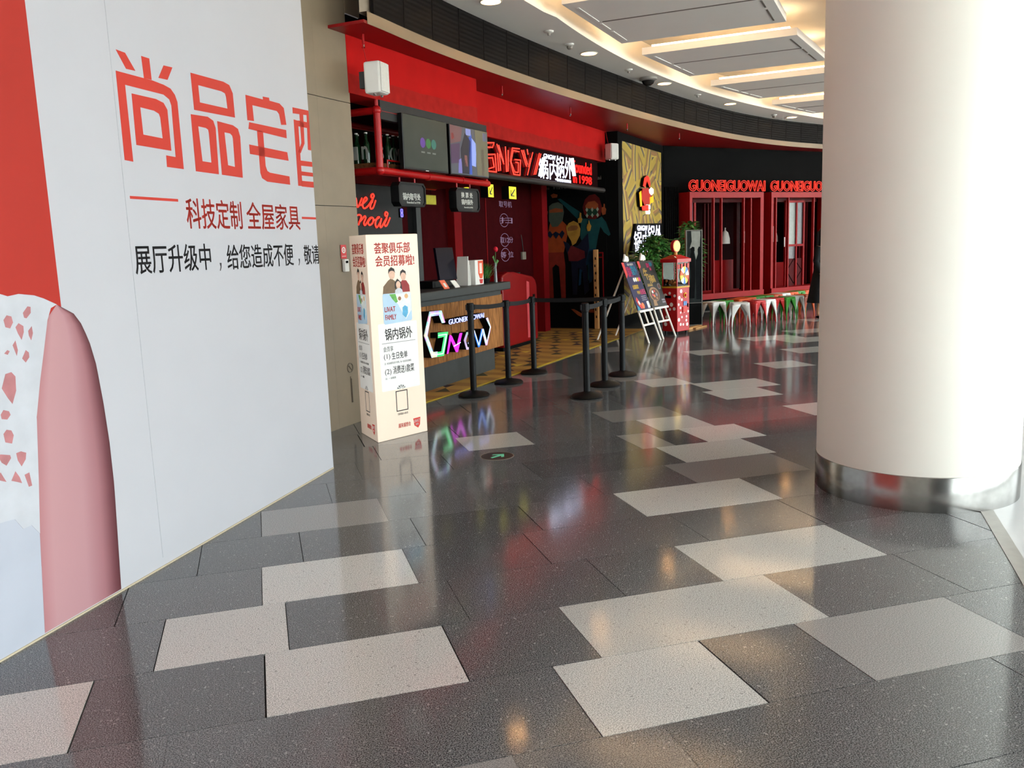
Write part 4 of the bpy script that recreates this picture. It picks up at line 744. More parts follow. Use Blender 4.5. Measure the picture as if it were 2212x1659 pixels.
# ================================================================== reception counter
t = shop('reception_counter', 'wood-planked reception counter with a dark grey slab top', 'counter', 1.6, 0.0)
MB().box(0.1, 3.30, 0.0, 0.62, 1.012, 1.108).build('worktop', M_slab, t, bevel=0.012)
MB().box(0.15, 3.12, 0.06, 0.58, 0.955, 1.012).build('neck', M_slab, t)
MB().box(0.12, 3.21, 0.118, 0.58, 0.305, 0.955).build('carcass', M_black, t)
rp_ = random.Random(5); x = 0.12
while x < 3.2:
    wd = min(rp_.uniform(0.10, 0.16), 3.235 - x)
    if wd > 0.03: MB().box(x, x + wd - 0.003, 0.1 - rp_.uniform(0, 0.003), 0.118, 0.30, 0.956).build('plank', M_wood, t)
    x += wd
for yy in (0.12, 0.24, 0.36, 0.48): MB().box(3.212, 3.232, yy, yy + 0.117, 0.30, 0.956).build('plank', M_wood, t)
MB().box(0.14, 3.175, 0.205, 0.56, 0.0, 0.305).build('plinth', M_slab, t)
# illuminated letters on the counter
t = shop('illuminated_sign', 'glowing hexagonal multicolour letter sign on the counter front', 'sign', 1.6, -0.1, 0.35)
M_lside = mat('letter_side_black', (9, 9, 10), 0.7, var=0.1, spec=0.1)
def rainbow(name):
    m = bpy.data.materials.new(name); m.use_nodes = True; nt = m.node_tree; b = nt.nodes['Principled BSDF']
    tc = nt.nodes.new('ShaderNodeTexCoord'); v = nt.nodes.new('ShaderNodeTexVoronoi'); v.inputs['Scale'].default_value = 17
    hs = nt.nodes.new('ShaderNodeHueSaturation'); hs.inputs['Saturation'].default_value = 1.0; hs.inputs['Value'].default_value = 1.1
    mx = nt.nodes.new('ShaderNodeMixRGB'); mx.inputs[0].default_value = 0.42; mx.inputs[2].default_value = (0.5, 0.62, 1, 1)
    nt.links.new(tc.outputs['Object'], v.inputs['Vector']); nt.links.new(v.outputs['Color'], hs.inputs['Color']); nt.links.new(hs.outputs[0], mx.inputs[1])
    nt.links.new(mx.outputs[0], b.inputs['Base Color']); nt.links.new(mx.outputs[0], b.inputs['Emission Color']); b.inputs['Emission Strength'].default_value = 0.10
    MATS[name] = m; return m
M_rain = rainbow('rainbow_glow'); M_lg = glow('glow_green', (64, 206, 110), 0.8); M_lm = glow('glow_magenta', (206, 40, 206), 0.8); M_lb = glow('glow_blue', (20, 104, 224), 0.9); M_lw = glow('glow_white', (222, 238, 255), 0.95)
def letter(key, m, line=None):
    o = MB().plate(D[key], -0.1, -0.004).build('letter', M_lside, t)
    MB().plate(D[key], -0.004, 0.0).build('letter_face', m, o)
    if line: MB().tube([(x, -0.004, z) for x, z in line], 0.005, 5).build('white_line', M_lw, o)
def mid(a, b): return ((a[0] + b[0]) / 2, (a[1] + b[1]) / 2)
g = D['Gh']; letter('Gh', M_rain, [mid(g[2], g[3]), mid(g[1], g[4]), mid(g[0], g[5]), mid(g[11], g[6]), mid(g[10], g[7]), mid(g[9], g[8])])
g = D['Gg']; letter('Gg', M_lg, [mid(g[0], g[7]), mid(g[1], g[6]), mid(g[2], g[5]), mid(g[3], g[4])])
g = D['Gn']; letter('Gn', M_lm, [mid(g[5], g[6]), mid(g[7], g[8])])
g = D['Gg2']; letter('Gg2', M_rain)
g = D['Gw']; letter('Gw', M_lb, [mid(g[0], g[6]), mid(g[1], g[5]), mid(g[2], g[3])])
g = D['Gw2']; letter('Gw2', M_rain, [mid(g[0], g[1]), mid(g[2], g[9]), mid(g[4], g[4]), mid(g[5], g[6])])
gt = D['Gt']
text('small_lettering', 'GUONEIGUOWAI', (gt[0][0], gt[3][0] + 0.01, 0.722, 0.779), -0.006, glow('small_letter_white', (190, 196, 255), 0.8), t, bold=0.012, thick=0.006)
text('letter_side', 'GUONEIGUOWAI', (gt[0][0], gt[3][0] + 0.01, 0.722, 0.779), -0.1, M_lside, t, bold=0.012, thick=0.093)
t = tag(put_shop(MB().tube([(x, 0.197, z) for x, z in D['rope']], 0.008, 6).build('red_light_rope', glow('rope_red', (255, 40, 30), 1.6))), 'thin red glowing light rope sagging across the counter plinth', 'light rope')

# things on the counter
def on_counter(name, label, cat, s, q, group=None): return shop(name, label, cat, s, q, 1.108, group)
t = on_counter('payment_card', 'orange payment card stand on the counter slab', 'card', 1.78, -0.12)
mb = MB(); mb.add([(1.72, 0.08, 1.109), (1.84, 0.08, 1.109), (1.83, 0.14, 1.205), (1.71, 0.14, 1.205), (1.72, 0.09, 1.109), (1.84, 0.09, 1.109), (1.83, 0.15, 1.205), (1.71, 0.15, 1.205)], [(0, 1, 2, 3), (4, 7, 6, 5), (0, 4, 5, 1), (1, 5, 6, 2), (2, 6, 7, 3), (3, 7, 4, 0)]); mb.build('card', mat('card_coral', (226, 110, 80), 0.4), t)
mb = MB(); mb.add([(1.755, 0.09, 1.128), (1.805, 0.09, 1.128), (1.80, 0.118, 1.172), (1.75, 0.118, 1.172)], [(0, 1, 2, 3)]); mb.build('pale_square', M_wht, t)
t = on_counter('payment_card', 'plain white card stand beside the orange one on the counter', 'card', 2.03, -0.12)
mb = MB(); mb.add([(1.98, 0.08, 1.109), (2.09, 0.08, 1.109), (2.08, 0.14, 1.19), (1.97, 0.14, 1.19), (1.98, 0.09, 1.109), (2.09, 0.09, 1.109), (2.08, 0.15, 1.19), (1.97, 0.15, 1.19)], [(0, 1, 2, 3), (4, 7, 6, 5), (0, 4, 5, 1), (1, 5, 6, 2), (2, 6, 7, 3), (3, 7, 4, 0)]); mb.build('card', M_wht, t)
t = on_counter('register', 'black cash terminal with a tilted dark screen on the counter', 'terminal', 2.15, -0.4)
MB().box(1.85, 2.35, 0.3, 0.55, 1.108, 1.19).build('terminal_base', M_blkm, t, bevel=0.01)
mb = MB(); mb.add([(2.02, 0.30, 1.19), (2.36, 0.26, 1.19), (2.46, 0.36, 1.56), (2.12, 0.40, 1.56), (2.02, 0.33, 1.19), (2.36, 0.29, 1.19), (2.46, 0.39, 1.56), (2.12, 0.43, 1.56)], [(0, 1, 2, 3), (4, 7, 6, 5), (0, 4, 5, 1), (1, 5, 6, 2), (2, 6, 7, 3), (3, 7, 4, 0)]); mb.build('tilted_screen', mat('screen_navy', (18, 16, 30), 0.2, var=0.1), t)
t = on_counter('register', 'low black device at the hidden near end of the counter', 'terminal', 0.9, -0.3)
MB().box(0.72, 1.05, 0.2, 0.42, 1.108, 1.17).build('device', M_blkm, t, bevel=0.012)
MB().box(0.78, 0.98, 0.24, 0.38, 1.17, 1.185).build('key_plate', M_slab, t)
t = on_counter('brochure_stand', 'white brochure stand of leaning leaflets beside the dark screen', 'stand', 2.46, -0.22)
for i in range(4):
    x0 = 2.40 + 0.02 * i; mb = MB(); h = 0.34 - 0.05 * i
    mb.add([(x0, 0.14, 1.108), (x0, 0.30, 1.108), (x0 + 0.06, 0.30, 1.108 + h), (x0 + 0.06, 0.16, 1.108 + h), (x0 + 0.012, 0.14, 1.108), (x0 + 0.012, 0.30, 1.108), (x0 + 0.072, 0.30, 1.108 + h), (x0 + 0.072, 0.16, 1.108 + h)], [(0, 1, 2, 3), (4, 7, 6, 5), (0, 4, 5, 1), (1, 5, 6, 2), (2, 6, 7, 3), (3, 7, 4, 0)])
    mb.build('leaflet', M_wht, t)
t = on_counter('payment_stand', 'white and orange boxed stand on the counter beside the grass', 'stand', 2.62, -0.15)
MB().box(2.52, 2.74, 0.1, 0.2, 1.108, 1.40).build('box', M_wht, t, bevel=0.004)
MB().plate([(2.60, 1.39), (2.735, 1.39), (2.735, 1.24), (2.70, 1.18), (2.64, 1.18), (2.60, 1.24)], -0.1, -0.098, [rect(2.63, 2.705, 1.24, 1.36)]).build('orange_mark', mat('mark_orange', (222, 84, 46), 0.4), t)
MB().plate(rect(2.636, 2.699, 1.25, 1.355), -0.1, -0.0985).build('pale_square', mat('pale_pink', (228, 196, 184), 0.5), t)
MB().plate([(2.62, 1.17), (2.72, 1.17), (2.70, 1.12), (2.64, 1.12)], -0.1, -0.098).build('small_mark', mat('mark_red', (190, 50, 50), 0.4), t)
rg = random.Random(11)
def blade_plant(mb, c, n, h, r, w=0.006):
    for i in range(n):
        a = rg.uniform(0, 6.28); l = h * rg.uniform(0.6, 1.0); sp_ = r * rg.uniform(0.2, 1.0)
        p0 = Vector(c) + Vector((rg.uniform(-.05, .05), rg.uniform(-.05, .05), 0)); p1 = p0 + Vector((math.cos(a) * sp_ * 0.5, math.sin(a) * sp_ * 0.5, l * 0.7)); p2 = p0 + Vector((math.cos(a) * sp_, math.sin(a) * sp_, l))
        sd_ = Vector((-math.sin(a), math.cos(a), 0)) * w
        mb.add([p0 - sd_, p0 + sd_, p1 + sd_ * 0.8, p1 - sd_ * 0.8, p2], [(0, 1, 2, 3), (3, 2, 4)])
t = on_counter('potted_grass', 'bushy green grass in a low black pot on the counter', 'plant', 2.93, -0.2)
MB().lathe([(0.07, 0), (0.09, 0.06), (0.085, 0.06), (0.08, 0.05)], (2.93, 0.2, 1.108), 16).build('pot', M_blkm, t, smooth=True)
mb = MB(); blade_plant(mb, (2.93, 0.2, 1.15), 240, 0.21, 0.17); tag(mb.build('grass', M_green, t, fix=False), kind='stuff')
t = on_counter('rose_vase', 'slim glass vase holding one red rose on the counter end', 'vase', 3.16, -0.14)
M_vase = mat('vase_glass', (196, 204, 206), 0.1, trans=0.7, var=0.02)
MB().lathe([(0.022, 0), (0.018, 0.1), (0.014, 0.2), (0.018, 0.24)], (3.16, 0.14, 1.108), 14).build('vase', M_vase, t, smooth=True)
MB().tube([(3.16, 0.14, 1.12), (3.165, 0.14, 1.35), (3.185, 0.14, 1.49)], 0.004, 5).build('stem', M_green, t)
MB().ball((3.187, 0.14, 1.515), 0.03, 10, 7, (1, 1, 1.15)).build('rose_bloom', mat('rose_red', (190, 24, 44), 0.5, var=0.2, scale=40), t, smooth=True)
for dx, dz in ((0.10, 1.37), (-0.08, 1.42), (0.05, 1.33)):
    MB().plate([(3.165, 1.33), (3.165 + dx * 0.5, dz + 0.02), (3.165 + dx, dz), (3.165 + dx * 0.6, dz - 0.03)], -0.142, -0.138).build('rose_leaf', M_green, t)

# ================================================================== stanchions and belts
posts = [(2.119, 8.803, 0.985, 'front stanchion nearest the cream light box'), (2.692, 9.451, 0.95, 'second stanchion along the counter side'), (3.183, 10.017, 0.94, 'stanchion at the far corner on the counter side'),
         (3.153, 8.165, 0.965, 'stanchion nearest the viewer on the open side'), (3.59, 8.74, 0.96, 'middle stanchion of the row on the open side'), (4.05, 9.312, 0.955, 'farthest stanchion of the open side, nearest the easels')]
nxt = {0: 1, 1: 2, 2: 5, 5: 4, 4: 3}
first = None; roots = []
for i, (x, y, h, lb) in enumerate(posts):
    t = thing('stanchion', 'black belt barrier post, ' + lb, 'barrier post', (x, y, 0), 0, 'queue barrier posts in front of the counter')
    if first is None:
        a_ = MB().lathe([(0.165, 0), (0.168, 0.012), (0.15, 0.03), (0.06, 0.05), (0.034, 0.062)], n=32).build('base', M_blkm, t, smooth=True, local=True)
        b_ = MB().cyl((0, 0, 0.055), (0, 0, 0.88), 0.0335, n=20).build('pole', M_blkm, t, smooth=True, local=True)
        mb = MB(); mb.lathe([(0.0335, 0.88), (0.038, 0.885), (0.038, 0.965), (0.034, 0.972), (0.0, 0.974)], n=20, closed=False)
        for k in range(4):
            c_, s_ = math.cos(k * math.pi / 2), math.sin(k * math.pi / 2); mb.box(c_ * 0.036 - 0.012, c_ * 0.036 + 0.012, s_ * 0.036 - 0.012, s_ * 0.036 + 0.012, 0.9, 0.955)
        c_ = mb.build('belt_head', M_blkm, t, local=True)
        first = (a_, b_, c_)
    else:
        for o in first:
            c = o.copy(); COL.objects.link(c); c.parent = t
    for o in t.children:
        if o.name.startswith(('pole', 'belt_head')): o.scale = (1, 1, h / 0.974)
    roots.append(t)
M_belt = mat('black_belt', (18, 18, 19), 0.7, var=0.1, scale=40)
for a, b in nxt.items():
    pa, pb = posts[a], posts[b]
    d = Vector((pb[0] - pa[0], pb[1] - pa[1], 0)); u_ = d.normalized(); n_ = Vector((-u_.y, u_.x, 0)) * 0.0015
    mb = MB(); vs = []; fs = []
    for k in range(9):
        f_ = k / 8; p = u_ * 0.04 + (d - u_ * 0.08) * f_; za_ = pa[2] + (pb[2] - pa[2]) * f_ - 0.045 - 0.012 * math.sin(math.pi * f_)
        for o_, z_ in ((n_, -0.024), (n_, 0.024), (-n_, 0.024), (-n_, -0.024)): vs.append(p + o_ + Vector((0, 0, za_ + z_)))
    for k in range(8):
        for j in range(4): fs.append((4 * k + j, 4 * k + (j + 1) % 4, 4 * k + 4 + (j + 1) % 4, 4 * k + 4 + j))
    fs += [(0, 1, 2, 3), (32, 35, 34, 33)]
    mb.add(vs, fs).build('belt', M_belt, roots[a], local=True)

# ================================================================== screen frame, screens, crates, bottles
t = shop('pipe_frame', 'red pipe cage hung under the red bulkhead behind the screens', 'pipe frame', 1.6, -0.3, 2.26)
def pipe(p, r=0.036): return MB().tube(p, r, 10).build('pipe', M_pipe, t, smooth=True)
for q0 in (0.02, 0.75):
    pipe([(0.46, q0, 2.31), (0.46, q0, 2.86)])
    if q0 > 0.5: pipe([(2.78, q0, 2.31), (2.78, q0, 2.86)])
    pipe([(0.46, q0, 2.31), (2.80, q0, 2.29)]); pipe([(0.46, q0, 2.86), (2.6 if q0 < 0.5 else 2.78, q0, 2.86)])
for s_ in (0.46, 2.78):
    pipe([(s_, 0.02, 2.31), (s_, 0.75, 2.31)])
pipe([(0.46, 0.02, 2.86), (0.46, 0.75, 2.86)])
for s_ in (0.46, 2.55): MB().cyl((s_, 0.02, 2.86), (s_, 0.02, 2.965), 0.02, n=8).build('hanger', M_pipe, t); MB().cyl((s_, 0.75, 2.86), (s_, 0.75, 2.965), 0.02, n=8).build('hanger', M_pipe, t)
for s_, q_ in ((0.46, 0.02), (0.46, 0.75)):
    for z_ in (2.31, 2.86): MB().ball((s_, q_, z_), 0.046, 12, 8).build('pipe_elbow', M_pipe, t, smooth=True)
for s_ in (1.35, 2.1): MB().cyl((s_, 0.02, 2.299), (s_ + 0.05, 0.02, 2.298), 0.041, n=12).build('pipe_collar', M_pipe, t, smooth=True)
MB().box(0.46, 2.78, 0.03, 0.75, 2.268, 2.285).build('shelf_board', M_mred, t)
for s_ in (0.62,):
    MB().tube([(0.66, 0.06, 2.29), (0.66, 0.06, 2.42), (1.2, 0.06, 2.42)], 0.008, 6).build('shelf_rail', M_pipe, t)
    MB().tube([(0.40, 0.40, 2.33), (0.40, 0.40, 2.43), (0.40, 0.72, 2.43)], 0.008, 6).build('shelf_rail', M_pipe, t)
M_bott = mat('bottle_green_glass', (18, 60, 34), 0.12, var=0.1, trans=0.35, coat=0.3)
M_crate = wood('crate_wood', (96, 58, 34), (146, 96, 60), 'X')
def crate(lbl, s0, s1, q0, q1):
    t = shop('wooden_crate', lbl, 'crate', (s0 + s1) / 2, -(q0 + q1) / 2, 2.286)
    for z0 in (2.287, 2.345):
        MB().box(s0, s1, q0, q0 + 0.012, z0, z0 + 0.05).build('slat', M_crate, t); MB().box(s0, s1, q1 - 0.012, q1, z0, z0 + 0.05).build('slat', M_crate, t)
        MB().box(s0, s0 + 0.012, q0 + 0.012, q1 - 0.012, z0, z0 + 0.05).build('slat', M_crate, t); MB().box(s1 - 0.012, s1, q0 + 0.012, q1 - 0.012, z0, z0 + 0.05).build('slat', M_crate, t)
    MB().box(s0 + 0.012, s1 - 0.012, q0 + 0.012, q1 - 0.012, 2.345, 2.36).build('bottom', M_crate, t)
crate('wooden crate with green bottles behind the screens in the pipe cage', 0.80, 1.9, 0.10, 0.34)
crate('wooden crate of bottles at the open end of the pipe cage', 0.53, 0.75, 0.10, 0.66)
M_chw = mat('bottle_paint_white', (196, 200, 196), 0.6)
letters = ['C', 'N', 'I', 'n', 'S', '(', 'M', 'S', 'C', 'N']
bspots = [(0.60, 0.58), (0.60, 0.47), (0.60, 0.36), (0.60, 0.25), (0.68, 0.17), (0.86, 0.17), (0.97, 0.17), (1.08, 0.17), (1.20, 0.2), (1.33, 0.2), (0.69, 0.53), (0.69, 0.41), (0.90, 0.27), (1.05, 0.27)]
bprof = [(0.033, 0.0), (0.036, 0.01), (0.036, 0.20), (0.03, 0.225), (0.015, 0.255), (0.0135, 0.305), (0.016, 0.308), (0.016, 0.322)]
BL = ['green bottle painted with a white letter C, deepest in the end crate', 'green bottle painted with a letter N beside the deepest one in the end crate', 'green bottle third from the back of the end crate', 'green bottle fourth from the back of the end crate', 'green bottle painted S nearest the red corner post',
      'green bottle just past the red corner post in the long crate', 'green bottle painted M in the long crate', 'green bottle painted S after the M bottle in the long crate', 'green bottle painted C half hidden by the grey television', 'green bottle painted N hidden farthest behind the grey television',
      'plain green bottle at the back of the end crate', 'plain green bottle second row of the end crate', 'plain green bottle in the rear row just past the corner post', 'plain green bottle in the rear row behind the letter M']
b0 = None
for i, (s_, q_) in enumerate(bspots):
    t = shop('bottle', BL[i], 'bottle', s_, -q_, 2.36, 'green bottles in the pipe cage')
    if b0 is None:
        g_ = MB().lathe(bprof, n=14).build('glass', M_bott, t, smooth=True, local=True)
        c_ = MB().cyl((0, 0, 0.32), (0, 0, 0.332), 0.017, n=12).build('cap', M_wht, t, local=True); b0 = (g_, c_)
    else:
        for o in b0: c = o.copy(); COL.objects.link(c); c.parent = t
    if i < len(letters):
        o = text('painted_letter', letters[i], (-0.034, 0.034, 0.075, 0.20), 0.037, M_chw, t, bold=0.02, thick=0.002, local=True)
        if i < 4: o.rotation_euler = (0, 0, -math.pi / 2)
# screens
M_bez = mat('tv_bezel', (14, 14, 15), 0.3, var=0.05)
def tv(lbl, s0, s1, z0, z1, q):
    t = shop('television', lbl, 'television', (s0 + s1) / 2, q, z0)
    MB().box(s0, s1, -q, -q + 0.05, z0, z1).build('casing', M_bez, t, bevel=0.006)
    return t
t = tv('wall television showing a plain grey standby screen with three coloured dots', 0.755, 1.655, 2.335, 2.868, 0.072)
m = mat('screen_grey', (52, 56, 50), 0.18, var=0.15, scale=2, emit=(50, 52, 46), es=0.18)
MB().plate(rect(0.765, 1.645, 2.355, 2.86), 0.072, 0.074).build('screen', m, t)
for cx, c in ((1.13, (84, 48, 130)), (1.245, (44, 96, 44)), (1.355, (40, 96, 86))):
    MB().plate(circle(cx, 2.615, 0.05, 20), 0.074, 0.0755).build('screen_dot', glow('dot_%d' % c[1] + str(c[0]), c, 0.3), t)
    MB().plate(rect(cx - 0.035, cx + 0.035, 2.515, 2.53), 0.074, 0.0755).build('screen_caption', glow('caption_grey', (90, 92, 88), 0.4), t)
MB().plate(rect(1.17, 1.23, 2.338, 2.346), 0.072, 0.0735).build('maker_mark', M_wht, t)
t = tv('wall television showing a colourful film picture beside the grey screen', 1.705, 2.635, 2.335, 2.865, 0.075)
MB().plate(rect(1.715, 2.625, 2.35, 2.857), 0.075, 0.077).build('screen', glow('screen_slate', (66, 68, 76), 0.45), t)
for pts, c in (([(1.715, 2.66), (1.95, 2.70), (2.0, 2.85), (1.715, 2.857)], (92, 60, 62)), ([(1.715, 2.45), (1.90, 2.47), (1.93, 2.68), (1.715, 2.65)], (60, 38, 66)), ([(1.96, 2.36), (2.15, 2.36), (2.19, 2.72), (2.06, 2.80), (1.95, 2.62)], (26, 22, 34)),
               ([(2.13, 2.36), (2.20, 2.36), (2.22, 2.80), (2.15, 2.76)], (44, 70, 150)), ([(2.20, 2.46), (2.30, 2.45), (2.33, 2.70), (2.22, 2.76)], (120, 136, 196)), ([(2.33, 2.36), (2.62, 2.36), (2.62, 2.857), (2.30, 2.857)], (88, 84, 66)),
               ([(2.44, 2.36), (2.52, 2.36), (2.51, 2.66), (2.45, 2.66)], (112, 98, 90)), ([(1.87, 2.36), (1.97, 2.36), (1.95, 2.52), (1.89, 2.50)], (96, 92, 150)), ([(1.74, 2.70), (1.80, 2.72), (1.79, 2.78), (1.74, 2.77)], (160, 60, 52)), ([(2.08, 2.78), (2.2, 2.78), (2.2, 2.85), (2.08, 2.85)], (110, 116, 170)), ([(2.5, 2.75), (2.61, 2.75), (2.61, 2.84), (2.5, 2.84)], (112, 116, 168)), ([(2.02, 2.44), (2.10, 2.44), (2.09, 2.56), (2.03, 2.56)], (120, 78, 74))):
    MB().plate(pts, 0.077, 0.0785).build('film_picture', glow('film_%d_%d_%d' % c, c, 0.55), t)

# hanging signboards
def octo(x0, x1, z0, z1, c): return [(x0 + c, z0), (x1 - c, z0), (x1, z0 + c), (x1, z1 - c), (x1 - c, z1), (x0 + c, z1), (x0, z1 - c), (x0, z0 + c)]
def hboard(lbl, x0, x1, z0, z1, lines):
    t = shop('hanging_board', lbl, 'signboard', (x0 + x1) / 2, 0.0, z0)
    MB().plate(octo(x0, x1, z0, z1, 0.035), -0.03, 0.05).build('board', M_char, t)
    MB().plate(octo(x0 - 0.012, x1 + 0.012, z0 - 0.012, z1 + 0.012, 0.04), -0.03, 0.062, [octo(x0 + 0.008, x1 - 0.008, z0 + 0.008, z1 - 0.008, 0.032)]).build('rim', M_blkm, t)
    for f_ in (0.22, 0.8): xx = x0 + (x1 - x0) * f_; MB().cyl((xx, 0, z1), (xx, 0, 2.26), 0.009, n=8).build('hanger_rod', M_pipe, t)
    for s_, b, bd in lines: text('lettering', s_, b, 0.05, mat('sign_white', (222, 222, 216), 0.5), t, bold=bd, thick=0.003)
b1, b2 = D['bd']
hboard('octagonal hanging board with one line of white characters', b1[0][0] + 0.02, b1[1][0] - 0.02, 1.99, 2.20, [('锅内取号处', (0.73, 1.07, 2.04, 2.11), 0.02), ('founded in1998', (0.80, 1.06, 2.008, 2.03), 0.008)])
hboard('octagonal hanging board with two lines of white characters', b2[0][0] + 0.02, b2[1][0] - 0.02, 1.96, 2.195, [('换 票 处', (1.96, 2.24, 2.10, 2.162), 0.02), ('锅内锅外', (1.96, 2.24, 2.025, 2.085), 0.02), ('founded in1998', (2.02, 2.23, 1.988, 2.005), 0.008)])
# yellow arrow signs, yellow notes
M_yel = glow('arrow_yellow', (232, 222, 40), 0.85)
for (a, b), lb in zip(D['arrow'], ('yellow glowing arrow sign at the end of the red pipe', 'yellow glowing arrow sign hung alone under the dark beam')):
    x0, x1, z0, z1 = a[0], b[0], b[1], a[1]
    t = shop('arrow_sign', lb, 'arrow sign', (x0 + x1) / 2, -0.5, z0)
    MB().box(x0 - 0.03, x1, 0.5, 0.6, z0, z1).build('case', M_black, t)
    MB().plate(rect(x0, x1, z0 + 0.004, z1 - 0.004), -0.5, -0.496).build('face', M_yel, t)
    w_, h_ = x1 - x0, z1 - z0; cx, cz = (x0 + x1) / 2, (z0 + z1) / 2
    P = lambda fx, fz: (cx + fx * w_, cz + fz * h_)
    MB().plate([P(.28, .32), P(.34, .26), P(-.12, -.2), P(.22, -.2), P(.22, -.28), P(-.3, -.28), P(-.3, .2), P(-.22, .2), P(-.22, -.12)], -0.496, -0.493).build('arrow', M_blkink, t)
    MB().cyl(((x0 + x1) / 2, 0.55, z1), ((x0 + x1) / 2, 0.55, 2.96), 0.006, n=6).build('hanger_rod', M_black, t)
y = D['yellow']
t = shop('fringed_tag', 'olive yellow fringed tag hanging between the two boards', 'tag', 2.95, -0.9, 2.1)
mb = MB(); x0, x1, z0, z1 = y[0][0], y[1][0], y[1][1], y[0][1]
zig = [(x0 + (x1 - x0) * i / 16, z0 + (0.012 if i % 2 else 0)) for i in range(17)] + [(x1 - (x1 - x0) * i / 16, z1 - (0.012 if i % 2 else 0)) for i in range(17)]
mb.plate(zig, -0.9, -0.896).build('tag', mat('olive_yellow', (176, 166, 40), 0.6, var=0.12, scale=20), t)
MB().cyl((2.95, 0.898, z1), (2.95, 0.898, 2.96), 0.004, n=6).build('string', M_black, t)
t = shop('small_yellow_sign', 'small yellow sign showing just above the second hanging board', 'sign', 3.95, -0.9, 2.25)
MB().plate(rect(y[2][0], y[3][0], 2.24, y[2][1]), -0.9, -0.89).build('plate', M_yel, t); MB().plate(rect(y[2][0] + 0.05, y[3][0] - 0.05, 2.29, y[2][1] - 0.02), -0.89, -0.888).build('orange_mark', mat('mark_orange2', (230, 120, 60), 0.5), t)
MB().cyl((3.95, 0.895, 2.34), (3.95, 0.895, 2.96), 0.004, n=6).build('hanger_rod', M_black, t)

# ================================================================== neon script and neon signs
M_neon = glow('neon_red', (255, 60, 44), 1.15)
M_neonh = mat('neon_backing_red', (70, 6, 6), 0.5, var=0.1, spec=0.1, emit=(150, 6, 6), es=0.10)  # faint emission: the neon's light on the letter backing, put into the material
def smooth_pts(p, n=4):
    if len(p) < 3: return p
    P = [p[0]] + list(p) + [p[-1]]; out = []
    for i in range(1, len(P) - 2):
        a, b, c, d = [np.array(v) for v in P[i - 1:i + 3]]
        for k in range(n):
            u = k / n; out.append(tuple(0.5 * ((2 * b) + (-a + c) * u + (2 * a - 5 * b + 4 * c - d) * u * u + (-a + 3 * b - 3 * c + d) * u ** 3)))
    out.append(tuple(p[-1])); return out
t = shop('neon_script', 'red neon handwriting on the dark board beside the pier', 'neon sign', 2.4, -1.47, 1.6)
for p in D['script']: MB().tube([(x, 1.47, z) for x, z in smooth_pts(p)], 0.011, 6).build('neon_stroke', M_neon, t)
MB().plate([(2.25, 1.64), (2.4, 1.64), (2.38, 1.67), (2.27, 1.67)], -1.48, -1.44).build('mount', M_beige, t)
t = shop('digit_display', 'small blue glowing figure eight display behind the counter', 'display', 3.18, -1.47, 1.98)
MB().box(3.12, 3.24, 1.475, 1.485, 1.965, 2.085).build('display_case', M_black, t)
for z_ in (2.0, 2.052):
    cz = z_
    MB().plate([(3.15, cz - 0.022), (3.165, cz - 0.03), (3.195, cz - 0.03), (3.21, cz - 0.022), (3.21, cz + 0.018), (3.195, cz + 0.026), (3.165, cz + 0.026), (3.15, cz + 0.018)], -1.475, -1.470, [rect(3.168, 3.192, cz - 0.014, cz + 0.012)]).build('digit_loop', glow('digit_blue', (110, 100, 255), 1.6), t)

t = shop('fascia_sign', 'red neon letters and white block characters over the entrance', 'neon sign', 5.5, -0.34, 2.45)
MB().box(2.80, 7.95, 0.40, 0.44, 2.45, 2.93).build('sign_board', mat('sign_backing', (26, 5, 6), 0.85, var=0.1, spec=0.03), t)
for i, p in enumerate(D['neon']):
    MB().tube([(x, 0.30, z) for x, z in p], 0.0085, 6).build('neon_stroke', M_neon, t)
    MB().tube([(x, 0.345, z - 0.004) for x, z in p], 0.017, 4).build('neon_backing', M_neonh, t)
M_white = glow('logo_white', (236, 238, 255), 1.2)
l = D['wl']
text('block_characters', '锅内', (5.13, 5.86, 2.50, 2.78), -0.33, M_white, t, bold=0.004, thick=0.006)
text('block_characters', '锅外', (5.82, 6.50, 2.545, 2.872), -0.33, M_white, t, bold=0.004, thick=0.006)
text('small_lettering', 'GNGW', (5.32, 5.80, 2.79, 2.86), -0.33, M_white, t, bold=0.012, thick=0.006)
text('small_lettering', 'GUONEI GUOWAI', (5.83, 6.43, 2.487, 2.53), -0.33, M_white, t, bold=0.012, thick=0.006)
for pts in ([(5.10, 2.53), (5.13, 2.52), (5.30, 2.80), (5.27, 2.80)], [(6.43, 2.87), (6.46, 2.87), (6.54, 2.60), (6.51, 2.60)]):
    MB().plate(pts, -0.33, -0.28).build('block_stroke', M_white, t)
M_nr2 = glow('neon_red_text', (255, 30, 24), 0.85)
text('red_lettering', 'Founded', (6.53, 7.42, 2.66, 2.85), -0.33, M_nr2, t, bold=0.012, thick=0.008)
text('red_lettering', 'in', (6.53, 6.70, 2.50, 2.63), -0.33, M_nr2, t, bold=0.012, thick=0.008); text('red_lettering', '1998', (6.82, 7.42, 2.50, 2.63), -0.33, M_nr2, t, bold=0.012, thick=0.008)
t = tag(put_shop(MB().cyl((2.75, 0.28, 2.44), (7.88, 0.28, 2.43), 0.042, n=16).build('entrance_beam', mat('beam_brown', (34, 30, 29), 0.5, var=0.1), smooth=True)), 'long dark round beam running under the neon letters', 'beam')
